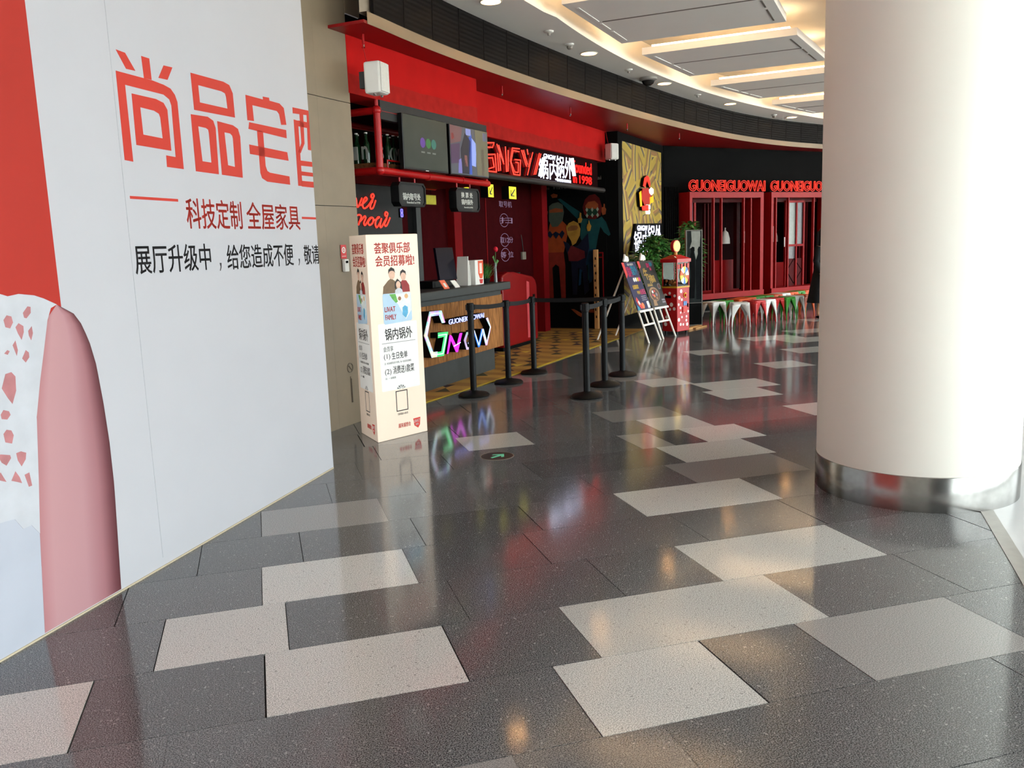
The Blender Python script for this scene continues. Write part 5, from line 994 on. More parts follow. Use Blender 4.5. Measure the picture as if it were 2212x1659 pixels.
# ================================================================== speakers, soffit hooks
def speaker(lbl, s, q, z0, rz, wire):
    t = thing('wall_speaker', lbl, 'speaker', W(s, q, z0), ANG + rz)
    MB().box(-0.09, 0.09, -0.10, 0.06, 0.0, 0.27).build('cabinet', M_wht, t, bevel=0.02, local=True)
    MB().box(-0.08, 0.08, -0.107, -0.098, 0.012, 0.258).build('grille', mat('speaker_grille', (204, 202, 196), 0.7, var=0.05, scale=60), t, bevel=0.004, local=True)
    MB().box(-0.025, 0.025, 0.06, 0.135, 0.06, 0.2).build('bracket', M_slab, t, local=True)
    for x_ in (-0.07, 0.07): MB().cyl((x_, -0.03, -0.015), (x_, -0.03, 0.0), 0.012, n=8).build('foot_knob', M_alum, t, local=True)
    MB().tube([(0.0, 0.06, 0.26), (-0.02, 0.08, 0.40), (-0.06, 0.06, wire)], 0.004, 5).build('cable', M_pipe, t, local=True)
speaker('white wall speaker high on the red wall above the screens', 0.05, 0.24, 2.92, 0.12, 0.5)
speaker('white wall speaker at the far end of the red wall beside the patterned panel', 7.98, -0.16, 2.94, -0.5, 0.5)
h0 = None
hl = ['nearest the pier', 'second along from the pier', 'third along, above the red step', 'above the white block characters', 'above the far speaker', 'nearest the black facade']
for (s_, q_), lb in zip(D['hooks'], hl):
    t = shop('sprinkler', 'small red capped sprinkler drop under the soffit, ' + lb, 'sprinkler', s_, q_ - 0.05, 3.33, 'sprinkler drops under the red soffit')
    if h0 is None:
        a_ = MB().cyl((0, 0, 0.03), (0, 0, 0.12), 0.012, n=8).build('drop_pipe', M_pipe, t, local=True)
        b_ = MB().lathe([(0.006, 0.0), (0.018, 0.004), (0.01, 0.012), (0.01, 0.03)], n=10).build('sprinkler_head', M_alum, t, smooth=True, local=True); h0 = (a_, b_)
    else:
        for o in h0: c = o.copy(); COL.objects.link(c); c.parent = t
# ================================================================== red machine behind the counter, height pole, carpet
t = thing('red_machine', 'glossy red curved-top cabinet machine beyond the counter end', 'machine', W(5.3, -1.0), ANG)
OFF[t.name] = Vector((5.3, 1.0, 0))
M_mach = mat('machine_red', (122, 9, 13), 0.3, var=0.08, scale=4, spec=0.2)
prof = [(4.75, 0.06), (6.05, 0.06), (6.05, 0.92), (6.0, 1.0), (5.9, 1.06), (5.2, 1.16), (4.95, 1.17), (4.75, 1.12)]
MB().plate(prof, -1.42, -0.80).build('body', M_mach, t, bevel=0.03)
MB().plate([(5.62, 0.12), (5.72, 0.12), (5.72, 0.98), (5.62, 1.0)], -0.80, -0.795).build('trim_strip', mat('machine_pink', (190, 70, 76), 0.4), t)
MB().plate([(5.86, 0.6), (5.93, 0.6), (5.93, 0.78), (5.86, 0.78)], -0.80, -0.79).build('slot', M_black, t)
MB().box(5.45, 5.75, 0.95, 1.2, 1.115, 1.13).build('grey_plate', M_alum, t)
MB().box(4.8, 6.0, 0.85, 1.38, 0.0, 0.06).build('plinth', M_black, t)
t = shop('height_post', 'thin wooden post with dark marks in front of the painted wall', 'post', 8.12, -0.52)
MB().box(8.08, 8.16, 0.48, 0.56, 0.0, 1.42).build('post', M_woodx, t, bevel=0.01)
for i in range(9): MB().box(8.076, 8.0805, 0.505 + 0.01 * (i % 2), 0.525 + 0.012 * (i % 2), 0.2 + i * 0.13, 0.245 + i * 0.13).build('dark_mark', M_black, t)
for z_ in (1.37, 1.02): 
    pass
t = shop('red_rail', 'thin dark red rail stand beside the wooden post', 'rail', 8.14, -0.40)
MB().tube([(8.15, 0.40, 0.0), (8.15, 0.40, 1.36), (8.15, 0.47, 1.36)], 0.012, 6).build('upright', M_mred, t); MB().tube([(8.15, 0.40, 1.28), (8.15, 0.47, 1.28)], 0.01, 6).build('crossbar', M_mred, t)
cp = [(0.05, 0.07), (3.36, 0.30), (6.9, 0.36), (8.2, 0.36), (8.19, -1.47), (0.05, -1.47)]
M_carp = bpy.data.materials.new('carpet_ochre'); M_carp.use_nodes = True
_n = M_carp.node_tree; _b = _n.nodes['Principled BSDF']; _b.inputs['Roughness'].default_value = 0.6
_tc = _n.nodes.new('ShaderNodeTexCoord'); _w = _n.nodes.new('ShaderNodeTexWave'); _w.inputs['Scale'].default_value = 0.75; _w.inputs['Distortion'].default_value = 5.0; _w.inputs['Detail Scale'].default_value = 0.6; _w.inputs['Detail'].default_value = 1
_r = _n.nodes.new('ShaderNodeValToRGB'); _r.color_ramp.elements[0].color = lin((146, 104, 46)); _r.color_ramp.elements[1].color = lin((172, 132, 58)); _r.color_ramp.elements[0].position = 0.35; _r.color_ramp.elements[1].position = 0.6
_n.links.new(_tc.outputs['Object'], _w.inputs['Vector']); _n.links.new(_w.outputs[1], _r.inputs[0]); _n.links.new(_r.outputs[0], _b.inputs['Base Color'])
carpet = thing('carpet', 'ochre printed floor covering with dark triangles in front of the counter', 'carpet', W(4, -0.5), ANG, None, (4, 0.5, 0))
MB().slab([(s_, -q_) for s_, q_ in cp], 0.0005, 0.004).build('ground_sheet', M_carp, carpet)
mbs = [MB(), MB(), MB()]; rc = random.Random(9)
dv = Vector((0.93, 0.36)); pv = Vector((-0.36, 0.93))          # along and across the printed rows, in (s, -q)
for i in range(-4, 16):
    for j in range(-12, 16):
        c = Vector((0.6, 0.0)) + dv * (i * 0.72 + (0.36 if j % 2 else 0) + rc.uniform(-.05, .05)) + pv * (j * 0.30 + rc.uniform(-.03, .03))
        ok = True
        for e in (c + dv * 0.30 + pv * 0.1, c - dv * 0.30 - pv * 0.1, c + dv * 0.3 - pv * 0.1, c - dv * 0.3 + pv * 0.1):
            s_, q_ = e.x, -e.y
            if s_ < 0.1 or s_ > 8.1 or q_ < -1.4 or q_ > 0.02 + (s_ * 0.07 if s_ < 3.4 else 0.26): ok = False
        if not ok: continue
        w_ = 0.085; k_ = rc.choice((0, 0, 1, 1))
        def tri(mb, tip, base): mb.slab([(tip.x, tip.y), ((base + pv * w_).x, (base + pv * w_).y), ((base - pv * w_).x, (base - pv * w_).y)], 0.004, 0.0047)
        tri(mbs[k_], c, c - dv * 0.26); tri(mbs[0], c + dv * 0.02, c + dv * 0.22)
        if rc.random() < 0.5: tri(mbs[2], c - dv * 0.28 + pv * 0.16, c - dv * 0.1 + pv * 0.16)
for mb, c, nm in zip(mbs, ((58, 42, 46), (66, 62, 40), (206, 176, 70)), ('dark_triangles', 'olive_triangles', 'yellow_triangles')):
    tag(mb.build(nm, mat('carpet_' + nm, c, 0.7), carpet), kind='stuff')
MB().slab([(-0.2, -0.04), (3.36, -0.26), (6.9, -0.33), (6.9, -0.37), (3.36, -0.31), (-0.2, -0.08)], 0.004, 0.006).build('yellow_edge', mat('edge_yellow', (196, 170, 50), 0.6), carpet)
# ================================================================== patterned panel pier
t = shop('patterned_panel', 'tall ochre patterned panel in a black frame beside the entrance', 'panel', 9.8, -0.1)
MB().box(8.47, 11.16, 0.14, 0.42, 0.0, 3.44).build('core', M_black, t)
mb = MB(); mb.box(8.21, 8.47, 0.112, 0.42, 0, 3.44); mb.box(11.16, 11.42, 0.112, 0.42, 0, 3.44); mb.box(8.47, 11.16, 0.112, 0.14, 3.30, 3.44)
mb.build('frame', M_black, t)
M_pat = bpy.data.materials.new('patterned_ochre'); M_pat.use_nodes = True
nt = M_pat.node_tree; b = nt.nodes['Principled BSDF']; b.inputs['Roughness'].default_value = 0.55
tc = nt.nodes.new('ShaderNodeTexCoord'); mp = nt.nodes.new('ShaderNodeMapping'); nt.links.new(tc.outputs['Object'], mp.inputs[0])
vo = nt.nodes.new('ShaderNodeTexVoronoi'); vo.inputs['Scale'].default_value = 2.2; nt.links.new(mp.outputs[0], vo.inputs['Vector'])
sx = nt.nodes.new('ShaderNodeSeparateColor'); nt.links.new(vo.outputs['Color'], sx.inputs[0])
# each cell carries stripes of its own direction, in cloth colours
ang = nt.nodes.new('ShaderNodeMath'); ang.operation = 'MULTIPLY'; ang.inputs[1].default_value = 6.28; nt.links.new(sx.outputs[0], ang.inputs[0])
vr = nt.nodes.new('ShaderNodeVectorRotate'); vr.rotation_type = 'Y_AXIS'; nt.links.new(tc.outputs['Object'], vr.inputs['Vector']); nt.links.new(ang.outputs[0], vr.inputs['Angle'])
wv = nt.nodes.new('ShaderNodeTexWave'); wv.bands_direction = 'X'; wv.inputs['Scale'].default_value = 0.75; wv.inputs['Distortion'].default_value = 2.0; wv.wave_profile = 'SAW'; nt.links.new(vr.outputs[0], wv.inputs['Vector'])
rp = nt.nodes.new('ShaderNodeValToRGB'); rp.color_ramp.interpolation = 'CONSTANT'
els = [(0, (168, 140, 44)), (0.26, (120, 96, 44)), (0.40, (150, 104, 60)), (0.55, (190, 164, 66)), (0.70, (112, 92, 84)), (0.80, (46, 52, 40)), (0.87, (176, 150, 56))]
rp.color_ramp.elements[0].color = lin(els[0][1]); rp.color_ramp.elements[1].position = els[1][0]; rp.color_ramp.elements[1].color = lin(els[1][1])
for p, c in els[2:]:
    e = rp.color_ramp.elements.new(p); e.color = lin(c)
nt.links.new(wv.outputs[1], rp.inputs[0]); nt.links.new(rp.outputs[0], b.inputs['Base Color'])
MB().box(8.47, 11.16, 0.12, 0.14, 0.2, 3.30).build('patterned_board', M_pat, t)
t = shop('pot_sign', 'small glowing red and orange emblem on the patterned panel', 'sign', 9.6, -0.12, 2.1)
P = D['pot']
M_gr = glow('emblem_red', (226, 40, 26), 1.1); M_go = glow('emblem_orange', (250, 150, 20), 1.3); M_gw = glow('emblem_white', (240, 232, 220), 1.3)
for k, m_ in (('hood', M_gr), ('body', mat('emblem_dark_red', (120, 30, 24), 0.4, emit=(150, 30, 20), es=0.4)), ('cup', M_go), ('skull', M_gw), ('bot', M_gr), ('orange', M_go)):
    o = MB().plate(P[k], -0.112, -0.055).build('emblem_side', M_lside, t)
    MB().plate(P[k], -0.055, -0.05).build('emblem_face', m_, o)
mx = max(p[0] for p in P['bot'])
for k in range(2): text('small_lettering', ('锅内', '锅外')[k], (mx + 0.02, mx + 0.24, 2.05 + 0.1 * (1 - k), 2.13 + 0.1 * (1 - k)), -0.12, M_gw, t, bold=0.02, thick=0.04)
t = shop('block_sign', 'glowing white block characters low on the patterned panel behind the leaves', 'sign', 9.9, -0.12, 1.4)
text('block_characters', '锅内', (8.95, 9.95, 1.33, 1.72), -0.06, M_white, t, bold=0.004, thick=0.008)
text('block_characters', '锅外', (9.9, 10.9, 1.40, 1.84), -0.06, M_white, t, bold=0.004, thick=0.008)
text('small_lettering', 'GNGW', (9.17, 9.86, 1.73, 1.83), -0.06, M_white, t, bold=0.012, thick=0.008)
MB().plate([(8.78, 1.30), (10.98, 1.36), (10.95, 1.88), (9.1, 1.86)], -0.112, -0.062).build('black_body', M_lside, t)

# ================================================================== plants
rl = random.Random(21)
def leafy(lbl, s, q, h0, h1, r, n, pot=True, lw=0.045, ll=0.17, scale=1.0):
    t = shop('potted_plant', lbl, 'plant', s, q)
    if pot:
        MB().lathe([(0.17, 0.0), (0.22, 0.36), (0.2, 0.36), (0.19, 0.33)], (s, -q, 0), 24).build('pot', M_char, t, smooth=True)
        mb = MB()
        for k in range(5):
            a = k * 1.256; mb.tube([(s, -q, 0.3), (s + 0.1 * math.cos(a), -q + 0.1 * math.sin(a), (h0 + h1) / 2), (s + 0.3 * math.cos(a), -q + 0.25 * math.sin(a), h1 - 0.1)], 0.012, 5)
        mb.build('stem', mat('stem_brown', (70, 56, 36), 0.7), t)
    mb = MB(); mb2 = MB()
    for i in range(n):
        a = rl.uniform(0, 6.283); f_ = rl.random() ** 0.5; zz = h0 + (h1 - h0) * rl.random()
        bul = math.sin(math.pi * min(1, max(0.08, (zz - h0) / (h1 - h0) * 0.8 + 0.15)))
        p = Vector((s + r * f_ * bul * math.cos(a), -q + r * 0.5 * f_ * bul * math.sin(a), zz))
        d = Vector((math.cos(a), math.sin(a), rl.uniform(-0.6, 0.7))).normalized(); sd_ = d.cross(Vector((0, 0, 1))).normalized(); L_ = ll * rl.uniform(0.6, 1.2)
        nn = d.cross(sd_); w_ = lw * rl.uniform(0.7, 1.2)
        pts = [p, p + d * L_ * 0.4 + sd_ * w_ + nn * 0.01, p + d * L_ - Vector((0, 0, L_ * 0.25)), p + d * L_ * 0.4 - sd_ * w_ + nn * 0.01, p + d * L_ * 0.5]
        (mb if rl.random() < 0.75 else mb2).add(pts, [(0, 1, 4), (1, 2, 4), (2, 3, 4), (3, 0, 4)])
    tag(mb.build('foliage', M_green, t, fix=False), kind='stuff')
    tag(mb2.build('pale_foliage', mat('leaf_pale', (78, 118, 58), 0.5, var=0.3, scale=12), t, fix=False), kind='stuff')
leafy('dense green leafy plant behind the two easels', 8.7, 0.40, 0.6, 1.62, 0.78, 1200)
leafy('darker leafy plant between the toy vending machine and the black wall', 10.75, 0.55, 0.7, 1.85, 0.5, 600)

# ================================================================== easels and posters
M_ease = mat('easel_white', (232, 226, 214), 0.45, var=0.03)
def easel(lbl, fx, fy, az, width):
    t = thing('easel', lbl, 'easel', (fx, fy, 0), math.radians(az))
    lean = 0.375
    def P(a, z, d=0.0): return (a, lean * z + d, z)
    r = 0.017
    for a0, a1 in ((0.0, 0.05), (width, width - 0.05)):
        MB().cyl(P(a0, 0.0), P(a1, 1.22), r, n=8).build('front_leg', M_ease, t, local=True)
    MB().cyl(P(width / 2, 0.27), P(width / 2, 1.25), r * 0.9, n=8).build('centre_slat', M_ease, t, local=True)
    MB().cyl(P(0.015, 0.27), P(width - 0.015, 0.27), r, n=8).build('low_crossbar', M_ease, t, local=True)
    MB().cyl(P(0.05, 1.16), P(width - 0.05, 1.16), r, n=8).build('top_crossbar', M_ease, t, local=True)
    mb = MB(); mb.add([P(-0.02, 0.47, -0.05), P(width + 0.02, 0.47, -0.05), P(width + 0.02, 0.50, -0.05), P(-0.02, 0.50, -0.05), P(-0.02, 0.47, 0.0), P(width + 0.02, 0.47, 0.0), P(width + 0.02, 0.50, 0.0), P(-0.02, 0.50, 0.0)], [(0, 1, 2, 3), (4, 7, 6, 5), (0, 4, 5, 1), (1, 5, 6, 2), (2, 6, 7, 3), (3, 7, 4, 0)])
    mb.build('ledge', M_ease, t, local=True)
    MB().cyl((width / 2, 0.48, 1.18), (width / 2, 1.0, 0.0), r * 0.9, n=8).build('rear_leg', M_ease, t, local=True)
    # animal-head finial: a rounded board with two small ears above the poster
    c = P(width / 2, 1.27); n = 14
    pts = [(c[0] + 0.085 * math.cos(math.pi * i / n), c[2] - 0.03 + 0.085 * math.sin(math.pi * i / n)) for i in range(n + 1)]
    pts = pts[:9] + [(c[0] - 0.05, c[2] + 0.085), (c[0] - 0.062, c[2] + 0.04)] + pts[11:]
    MB().plate(pts, -c[1] - 0.012, -c[1] + 0.012).build('round_finial', M_ease, t, local=True)
    return t, P
M_pnav = mat('poster_navy', (40, 38, 72), 0.4, var=0.05); M_pblk = mat('poster_black', (44, 40, 38), 0.4, var=0.12, scale=8)
PC = dict(red=(206, 62, 58), mag=(190, 40, 96), cyan=(40, 132, 160), grn=(60, 150, 80), yel=(222, 178, 60), pink=(214, 70, 110), gold=(196, 158, 82), white=(220, 216, 210), grey=(128, 122, 130), orange=(226, 120, 70), tan=(150, 116, 82), brown=(92, 62, 48))
def pm(k): return mat('poster_' + k, PC[k], 0.45, var=0.06, scale=20)
def poster(lbl, base, az, width, bg, x0, x1):
    t = thing('poster', lbl, 'poster', base, math.radians(az)); ln = math.sqrt(1 + 0.375 ** 2); a_ = math.atan(0.375)
    M = Matrix.Translation((0, 0.375 * 0.502 - 0.022, 0.502)) @ Matrix.Rotation(-a_, 4, 'X')
    h = 0.775
    def add(nm, pts, m_, d0, d1): 
        o = MB().plate(pts, d0, d1).build(nm, m_, t, local=True); o.matrix_local = M; return o
    def tx(nm, s_, box, m_, b=0.02):
        o = text(nm, s_, box, 0.0055, m_, t, bold=b, thick=0.001, local=True); o.matrix_local = M; return o
    add('board', rect(x0, x1, 0, h), bg, -0.004, 0.005)
    return t, add, tx, h
e1 = (5.67, 12.017); e2 = (6.096, 12.395)
t1, _ = easel('white wooden easel holding the navy poster', *e1, 40.5, 0.44)
t, add, tx, h = poster('navy poster with pink and yellow lettering and a red drink bottle', (e1[0], e1[1], 0), 40.5, 0.44, M_pnav, -0.03, 0.46)
add('red_corner', [(-0.03, h), (0.05, h), (0.05, h - 0.2), (-0.03, h - 0.26)], pm('red'), 0.005, 0.0058)
tx('lettering', '锅内锅外', (0.14, 0.36, h - 0.06, h - 0.02), pm('white'))
tx('lettering', '国内', (0.07, 0.22, h - 0.24, h - 0.07), pm('mag'), 0.04); tx('lettering', '国外', (0.21, 0.41, h - 0.22, h - 0.06), pm('cyan'), 0.04)
for i, k in enumerate(('cyan', 'white', 'yel', 'pink')): add('pill', circle(0.2 + i * 0.065, h - 0.29, 0.03, 14, 0.036), pm(k if k != 'cyan' else 'white'), 0.005, 0.0058)
tx('lettering', '全国首家', (0.06, 0.27, h - 0.44, h - 0.37), pm('yel'), 0.04); tx('lettering', '半价', (0.15, 0.26, h - 0.53, h - 0.47), pm('yel'), 0.04); tx('lettering', '会员日', (0.26, 0.45, h - 0.54, h - 0.45), pm('pink'), 0.04)
add('drink_bottle', [(0.02, 0.16), (0.06, 0.21), (0.09, 0.18), (0.18, 0.03), (0.12, 0.01), (0.05, 0.08)], pm('red'), 0.005, 0.0058); add('drink_label', [(0.06, 0.13), (0.1, 0.15), (0.13, 0.10), (0.09, 0.075)], pm('white'), 0.0058, 0.0064)
add('fruit', circle(0.2, 0.06, 0.05, 16), pm('orange'), 0.005, 0.0056); add('blue_splash', [(-0.02, 0.0), (0.06, 0.0), (0.05, 0.05), (0.0, 0.08)], pm('cyan'), 0.005, 0.0056)
for k in range(3): add('small_print', rect(0.24, 0.41, 0.14 + 0.03 * k, 0.155 + 0.03 * k), pm('grey'), 0.005, 0.0056)
add('pale_label', rect(0.36, 0.44, 0.01, 0.12), pm('white'), 0.005, 0.0056)
t2, _ = easel('white wooden easel holding the black food poster', *e2, 36, 0.42)
t, add, tx, h = poster('black poster with gold lettering and a plate of food', (e2[0], e2[1], 0), 36, 0.42, M_pblk, -0.05, 0.45)
add('red_corner', [(-0.05, h), (0.02, h), (0.02, h - 0.1), (-0.05, h - 0.13)], pm('red'), 0.005, 0.0058)
tx('lettering', '国内', (0.2, 0.31, h - 0.12, h - 0.04), pm('mag'), 0.04); tx('lettering', '国外', (0.3, 0.40, h - 0.10, h - 0.03), pm('cyan'), 0.04); tx('lettering', '新', (0.27, 0.33, h - 0.17, h - 0.12), pm('pink'), 0.04)
tx('lettering', '牛', (0.03, 0.17, h - 0.32, h - 0.12), pm('gold'), 0.03); tx('lettering', '排', (0.14, 0.26, h - 0.38, h - 0.23), pm('gold'), 0.03); tx('lettering', '锅', (0.24, 0.34, h - 0.37, h - 0.25), pm('gold'), 0.03)
add('gold_rule', rect(0.03, 0.2, h - 0.425, h - 0.415), pm('gold'), 0.005, 0.0056); tx('lettering', '限时特惠', (0.04, 0.2, h - 0.41, h - 0.385), pm('gold'), 0.0)
add('plate_rim', circle(0.16, 0.21, 0.155, 26, 0.12), pm('tan'), 0.005, 0.0056); add('plate_food', circle(0.17, 0.20, 0.13, 24, 0.10), pm('brown'), 0.0056, 0.0062)
for cx, cz, k, r_ in ((0.12, 0.25, 'white', 0.025), (0.18, 0.26, 'red', 0.02), (0.14, 0.18, 'orange', 0.025), (0.22, 0.20, 'grey', 0.03), (0.10, 0.2, 'pink', 0.018), (0.2, 0.14, 'tan', 0.025)): add('morsel', circle(cx, cz, r_, 10), pm(k), 0.0062, 0.0068)
add('bowl', circle(0.385, 0.33, 0.05, 18), pm('grey'), 0.005, 0.0056); add('bowl_inside', circle(0.385, 0.33, 0.038, 18), pm('brown'), 0.0056, 0.0062)
for k in range(2): add('small_print', rect(0.33, 0.43, 0.05 + 0.04 * k, 0.075 + 0.04 * k), pm('grey'), 0.005, 0.0056)
add('parcel', [(0.03, 0.02), (0.15, 0.02), (0.14, 0.12), (0.05, 0.11)], pm('tan'), 0.0068, 0.0074)

# ================================================================== toy vending machine
t = thing('toy_vending_machine', 'red polka-dot toy vending machine with a glass case and yellow lamp', 'vending machine', (6.563, 12.833, 0), math.radians(27))
M_vm = mat('vending_red', (176, 26, 30), 0.3, var=0.06, scale=10); M_dot = mat('dot_white', (228, 222, 216), 0.4, var=0.02)
wv_, dv_ = 0.34, 0.30
MB().box(0, wv_, 0, dv_, 0.05, 0.77).build('cabinet', M_vm, t, bevel=0.008, local=True)
for x in (0.04, wv_ - 0.04):
    for y_ in (0.04, dv_ - 0.04): MB().cyl((x, y_, 0), (x, y_, 0.05), 0.022, n=10).build('foot', M_blkm, t, local=True)
rd = random.Random(4); dots = []
while len(dots) < 15:
    x, z, r_ = rd.uniform(0.03, 0.31), rd.uniform(0.1, 0.73), rd.uniform(0.018, 0.036)
    if (0.13 < x < 0.31 and 0.38 < z < 0.72): 
        if len(dots) > 4: continue
        else: x = 0.06
    if all((x - a) ** 2 + (z - b_) ** 2 > (r_ + c + 0.012) ** 2 for a, b_, c in dots): dots.append((x, z, r_))
for x, z, r_ in dots: MB().plate(circle(x, z, min(r_, x, wv_ - x), 18), 0.0, 0.001).build('white_dot', M_dot, t, local=True)
sdots = []
while len(sdots) < 9:
    y_, z, r_ = rd.uniform(0.04, 0.26), rd.uniform(0.1, 0.7), rd.uniform(0.022, 0.036)
    if all((y_ - a) ** 2 + (z - b_) ** 2 > (r_ + c + 0.02) ** 2 for a, b_, c in sdots): sdots.append((y_, z, r_))
for y_, z, r_ in sdots: MB().prism(circle(y_, z, r_, 18), lambda u, v, w: (-w, u, v), 0.0, 0.001).build('white_dot', M_dot, t, local=True)
MB().box(-0.004, 0.0, 0.12, 0.24, 0.60, 0.64).build('coin_slot', M_black, t, local=True)
mb = MB(); mb.plate(circle(0.22, 0.64, 0.042, 20), 0.0, 0.012, [circle(0.22, 0.64, 0.028, 20)]); mb.build('yellow_ring', mat('ring_yellow', (214, 166, 40), 0.4), t, local=True)
MB().cyl((0.22, 0.0, 0.64), (0.22, -0.03, 0.64), 0.02, n=14).build('turn_knob', mat('knob_red', (210, 50, 44), 0.3), t, local=True)
MB().box(0.17, 0.26, -0.008, 0.0, 0.47, 0.54).build('instruction_label', mat('label_blue', (84, 124, 176), 0.4, var=0.25, scale=60), t, local=True)
MB().box(0.15, 0.27, -0.012, 0.0, 0.36, 0.45).build('prize_door', mat('door_red', (196, 44, 36), 0.3), t, local=True); MB().box(0.28, 0.30, -0.01, 0.0, 0.44, 0.50).build('coin_return', M_black, t, local=True)
M_case = mat('case_glass', (230, 232, 228), 0.06, var=0, trans=0.95)
for x0, x1, y0, y1 in ((0.015, wv_ - 0.015, 0.006, 0.010), (0.006, 0.010, 0.015, dv_ - 0.015), (wv_ - 0.01, wv_ - 0.006, 0.015, dv_ - 0.015), (0.015, wv_ - 0.015, dv_ - 0.01, dv_ - 0.006)):
    MB().box(x0, x1, y0, y1, 0.79, 1.18).build('case_pane', M_glass, t, local=True)
for x in (0.008, wv_ - 0.008):
    for y_ in (0.008, dv_ - 0.008): MB().box(x - 0.008, x + 0.008, y_ - 0.008, y_ + 0.008, 0.77, 1.2).build('corner_post', M_vm, t, local=True)
MB().box(-0.004, wv_ + 0.004, -0.004, dv_ + 0.004, 0.765, 0.79).build('yellow_sill', mat('sill_yellow', (196, 150, 40), 0.4, var=0.2, scale=50), t, local=True)
mb = MB()
for i in range(60): mb.ball((rd.uniform(0.04, wv_ - 0.04), rd.uniform(0.04, dv_ - 0.04), 0.81 + rd.uniform(0, 0.07)), 0.022, 6, 4)
tag(mb.build('toy_capsules', mat('capsule_mix', (168, 96, 44), 0.35, var=0.7, scale=30), t, local=True), kind='stuff')
mb = MB(); c_ = wv_ / 2; cy_ = dv_ / 2
mb.add([(-0.02, -0.02, 1.18), (wv_ + 0.02, -0.02, 1.18), (wv_ + 0.02, dv_ + 0.02, 1.18), (-0.02, dv_ + 0.02, 1.18), (-0.02, -0.02, 1.235), (wv_ + 0.02, -0.02, 1.235), (wv_ + 0.02, dv_ + 0.02, 1.235), (-0.02, dv_ + 0.02, 1.235), (c_ - 0.06, cy_ - 0.05, 1.30), (c_ + 0.06, cy_ - 0.05, 1.30), (c_ + 0.06, cy_ + 0.05, 1.30), (c_ - 0.06, cy_ + 0.05, 1.30)],
  [(0, 3, 2, 1), (0, 1, 5, 4), (1, 2, 6, 5), (2, 3, 7, 6), (3, 0, 4, 7), (4, 5, 9, 8), (5, 6, 10, 9), (6, 7, 11, 10), (7, 4, 8, 11), (8, 9, 10, 11)])
mb.build('top_cover', M_vm, t, local=True)
for x in (0.04, 0.15, 0.26): MB().prism(circle(x, 0.028, 0.026, 14, 0.018), lambda u, v, w: (u, -0.02 + (v - 0.0) * 2.2 + 0.0, 1.235 + v * 0.9 + w), 0.001, 0.003).build('roof_dot', M_dot, t, local=True)
MB().cyl((c_, cy_, 1.30), (c_, cy_, 1.345), 0.03, n=14).build('lamp_neck', mat('neck_gold', (200, 140, 50), 0.3), t, local=True)
MB().cyl((c_, cy_ + 0.03, 1.44), (c_, cy_ - 0.025, 1.44), 0.10, n=28).build('lamp_rim', M_vm, t, local=True, smooth=True)
MB().cyl((c_, cy_ - 0.0255, 1.44), (c_, cy_ - 0.032, 1.44), 0.085, n=28).build('lamp_disc', glow('lamp_yellow', (250, 214, 90), 1.5), t, local=True)
wc = [(240, 240, 235), (70, 120, 190), (236, 190, 60), (240, 240, 235), (222, 90, 50), (236, 190, 60), (240, 240, 235), (70, 120, 190), (236, 190, 60), (222, 90, 50)]
for i in range(10):
    a0, a1 = 2 * math.pi * i / 10, 2 * math.pi * (i + 1) / 10; cx, cz = 0.20, 0.965
    pts = [(cx + r_ * math.cos(a), cz + 0.15 / 0.12 * r_ * math.sin(a)) for r_, a in ((0.035, a0), (0.115, a0), (0.115, (a0 + a1) / 2), (0.115, a1), (0.035, a1))]
    MB().plate(pts, -0.004, 0.006).build('wheel_segment', glow('wheel_%d_%d' % (wc[i][0], wc[i][2]), wc[i], 0.35), t, local=True)
MB().plate(circle(0.20, 0.965, 0.034, 16), -0.004, 0.009).build('wheel_hub', mat('hub_tan', (170, 130, 70), 0.4), t, local=True)
for x, z in ((0.05, 1.11), (0.13, 1.12), (0.22, 1.13), (0.30, 1.12)): MB().plate(rect(x - 0.022, x + 0.022, z - 0.035, z + 0.035), -0.004, 0.005).build('sticker', mat('sticker_red', (200, 56, 44), 0.4), t, local=True)

# ================================================================== standing mirror and its wooden foot boards
t = thing('standing_mirror', 'tall narrow glass display stand showing two dark figures, wooden back, beside the bay window', 'display', (7.33, 13.97, 0), math.radians(-4))
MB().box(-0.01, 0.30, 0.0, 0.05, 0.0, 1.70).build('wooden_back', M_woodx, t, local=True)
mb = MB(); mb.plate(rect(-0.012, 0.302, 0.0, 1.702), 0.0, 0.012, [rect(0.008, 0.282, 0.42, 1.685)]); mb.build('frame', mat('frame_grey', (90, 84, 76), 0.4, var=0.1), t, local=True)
MB().plate(rect(0.008, 0.282, 0.42, 1.685), 0.0, 0.004).build('reflection_ground', mat('reflection_dark_grey', (36, 40, 40), 0.7, var=0.25, scale=9, spec=0.05), t, local=True)  # the mirror's reflection of the mall, painted as flat plates
MB().plate([(0.09, 1.68), (0.26, 1.68), (0.265, 1.60), (0.25, 1.38), (0.22, 1.2), (0.18, 1.18), (0.13, 1.40), (0.06, 1.38), (0.10, 1.5)], 0.004, 0.005).build('reflection_bright_patch', mat('reflection_pale', (140, 142, 136), 0.7, var=0.1, scale=14, spec=0.05), t, local=True)
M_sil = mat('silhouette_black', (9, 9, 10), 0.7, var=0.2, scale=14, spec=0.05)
MB().plate([(0.05, 0.5), (0.08, 0.9), (0.06, 1.2), (0.075, 1.28), (0.09, 1.31), (0.08, 1.38), (0.11, 1.41), (0.15, 1.40), (0.155, 1.34), (0.135, 1.30), (0.155, 1.22), (0.165, 0.9), (0.15, 0.5)], 0.005, 0.006).build('reflected_figure', M_sil, t, local=True)
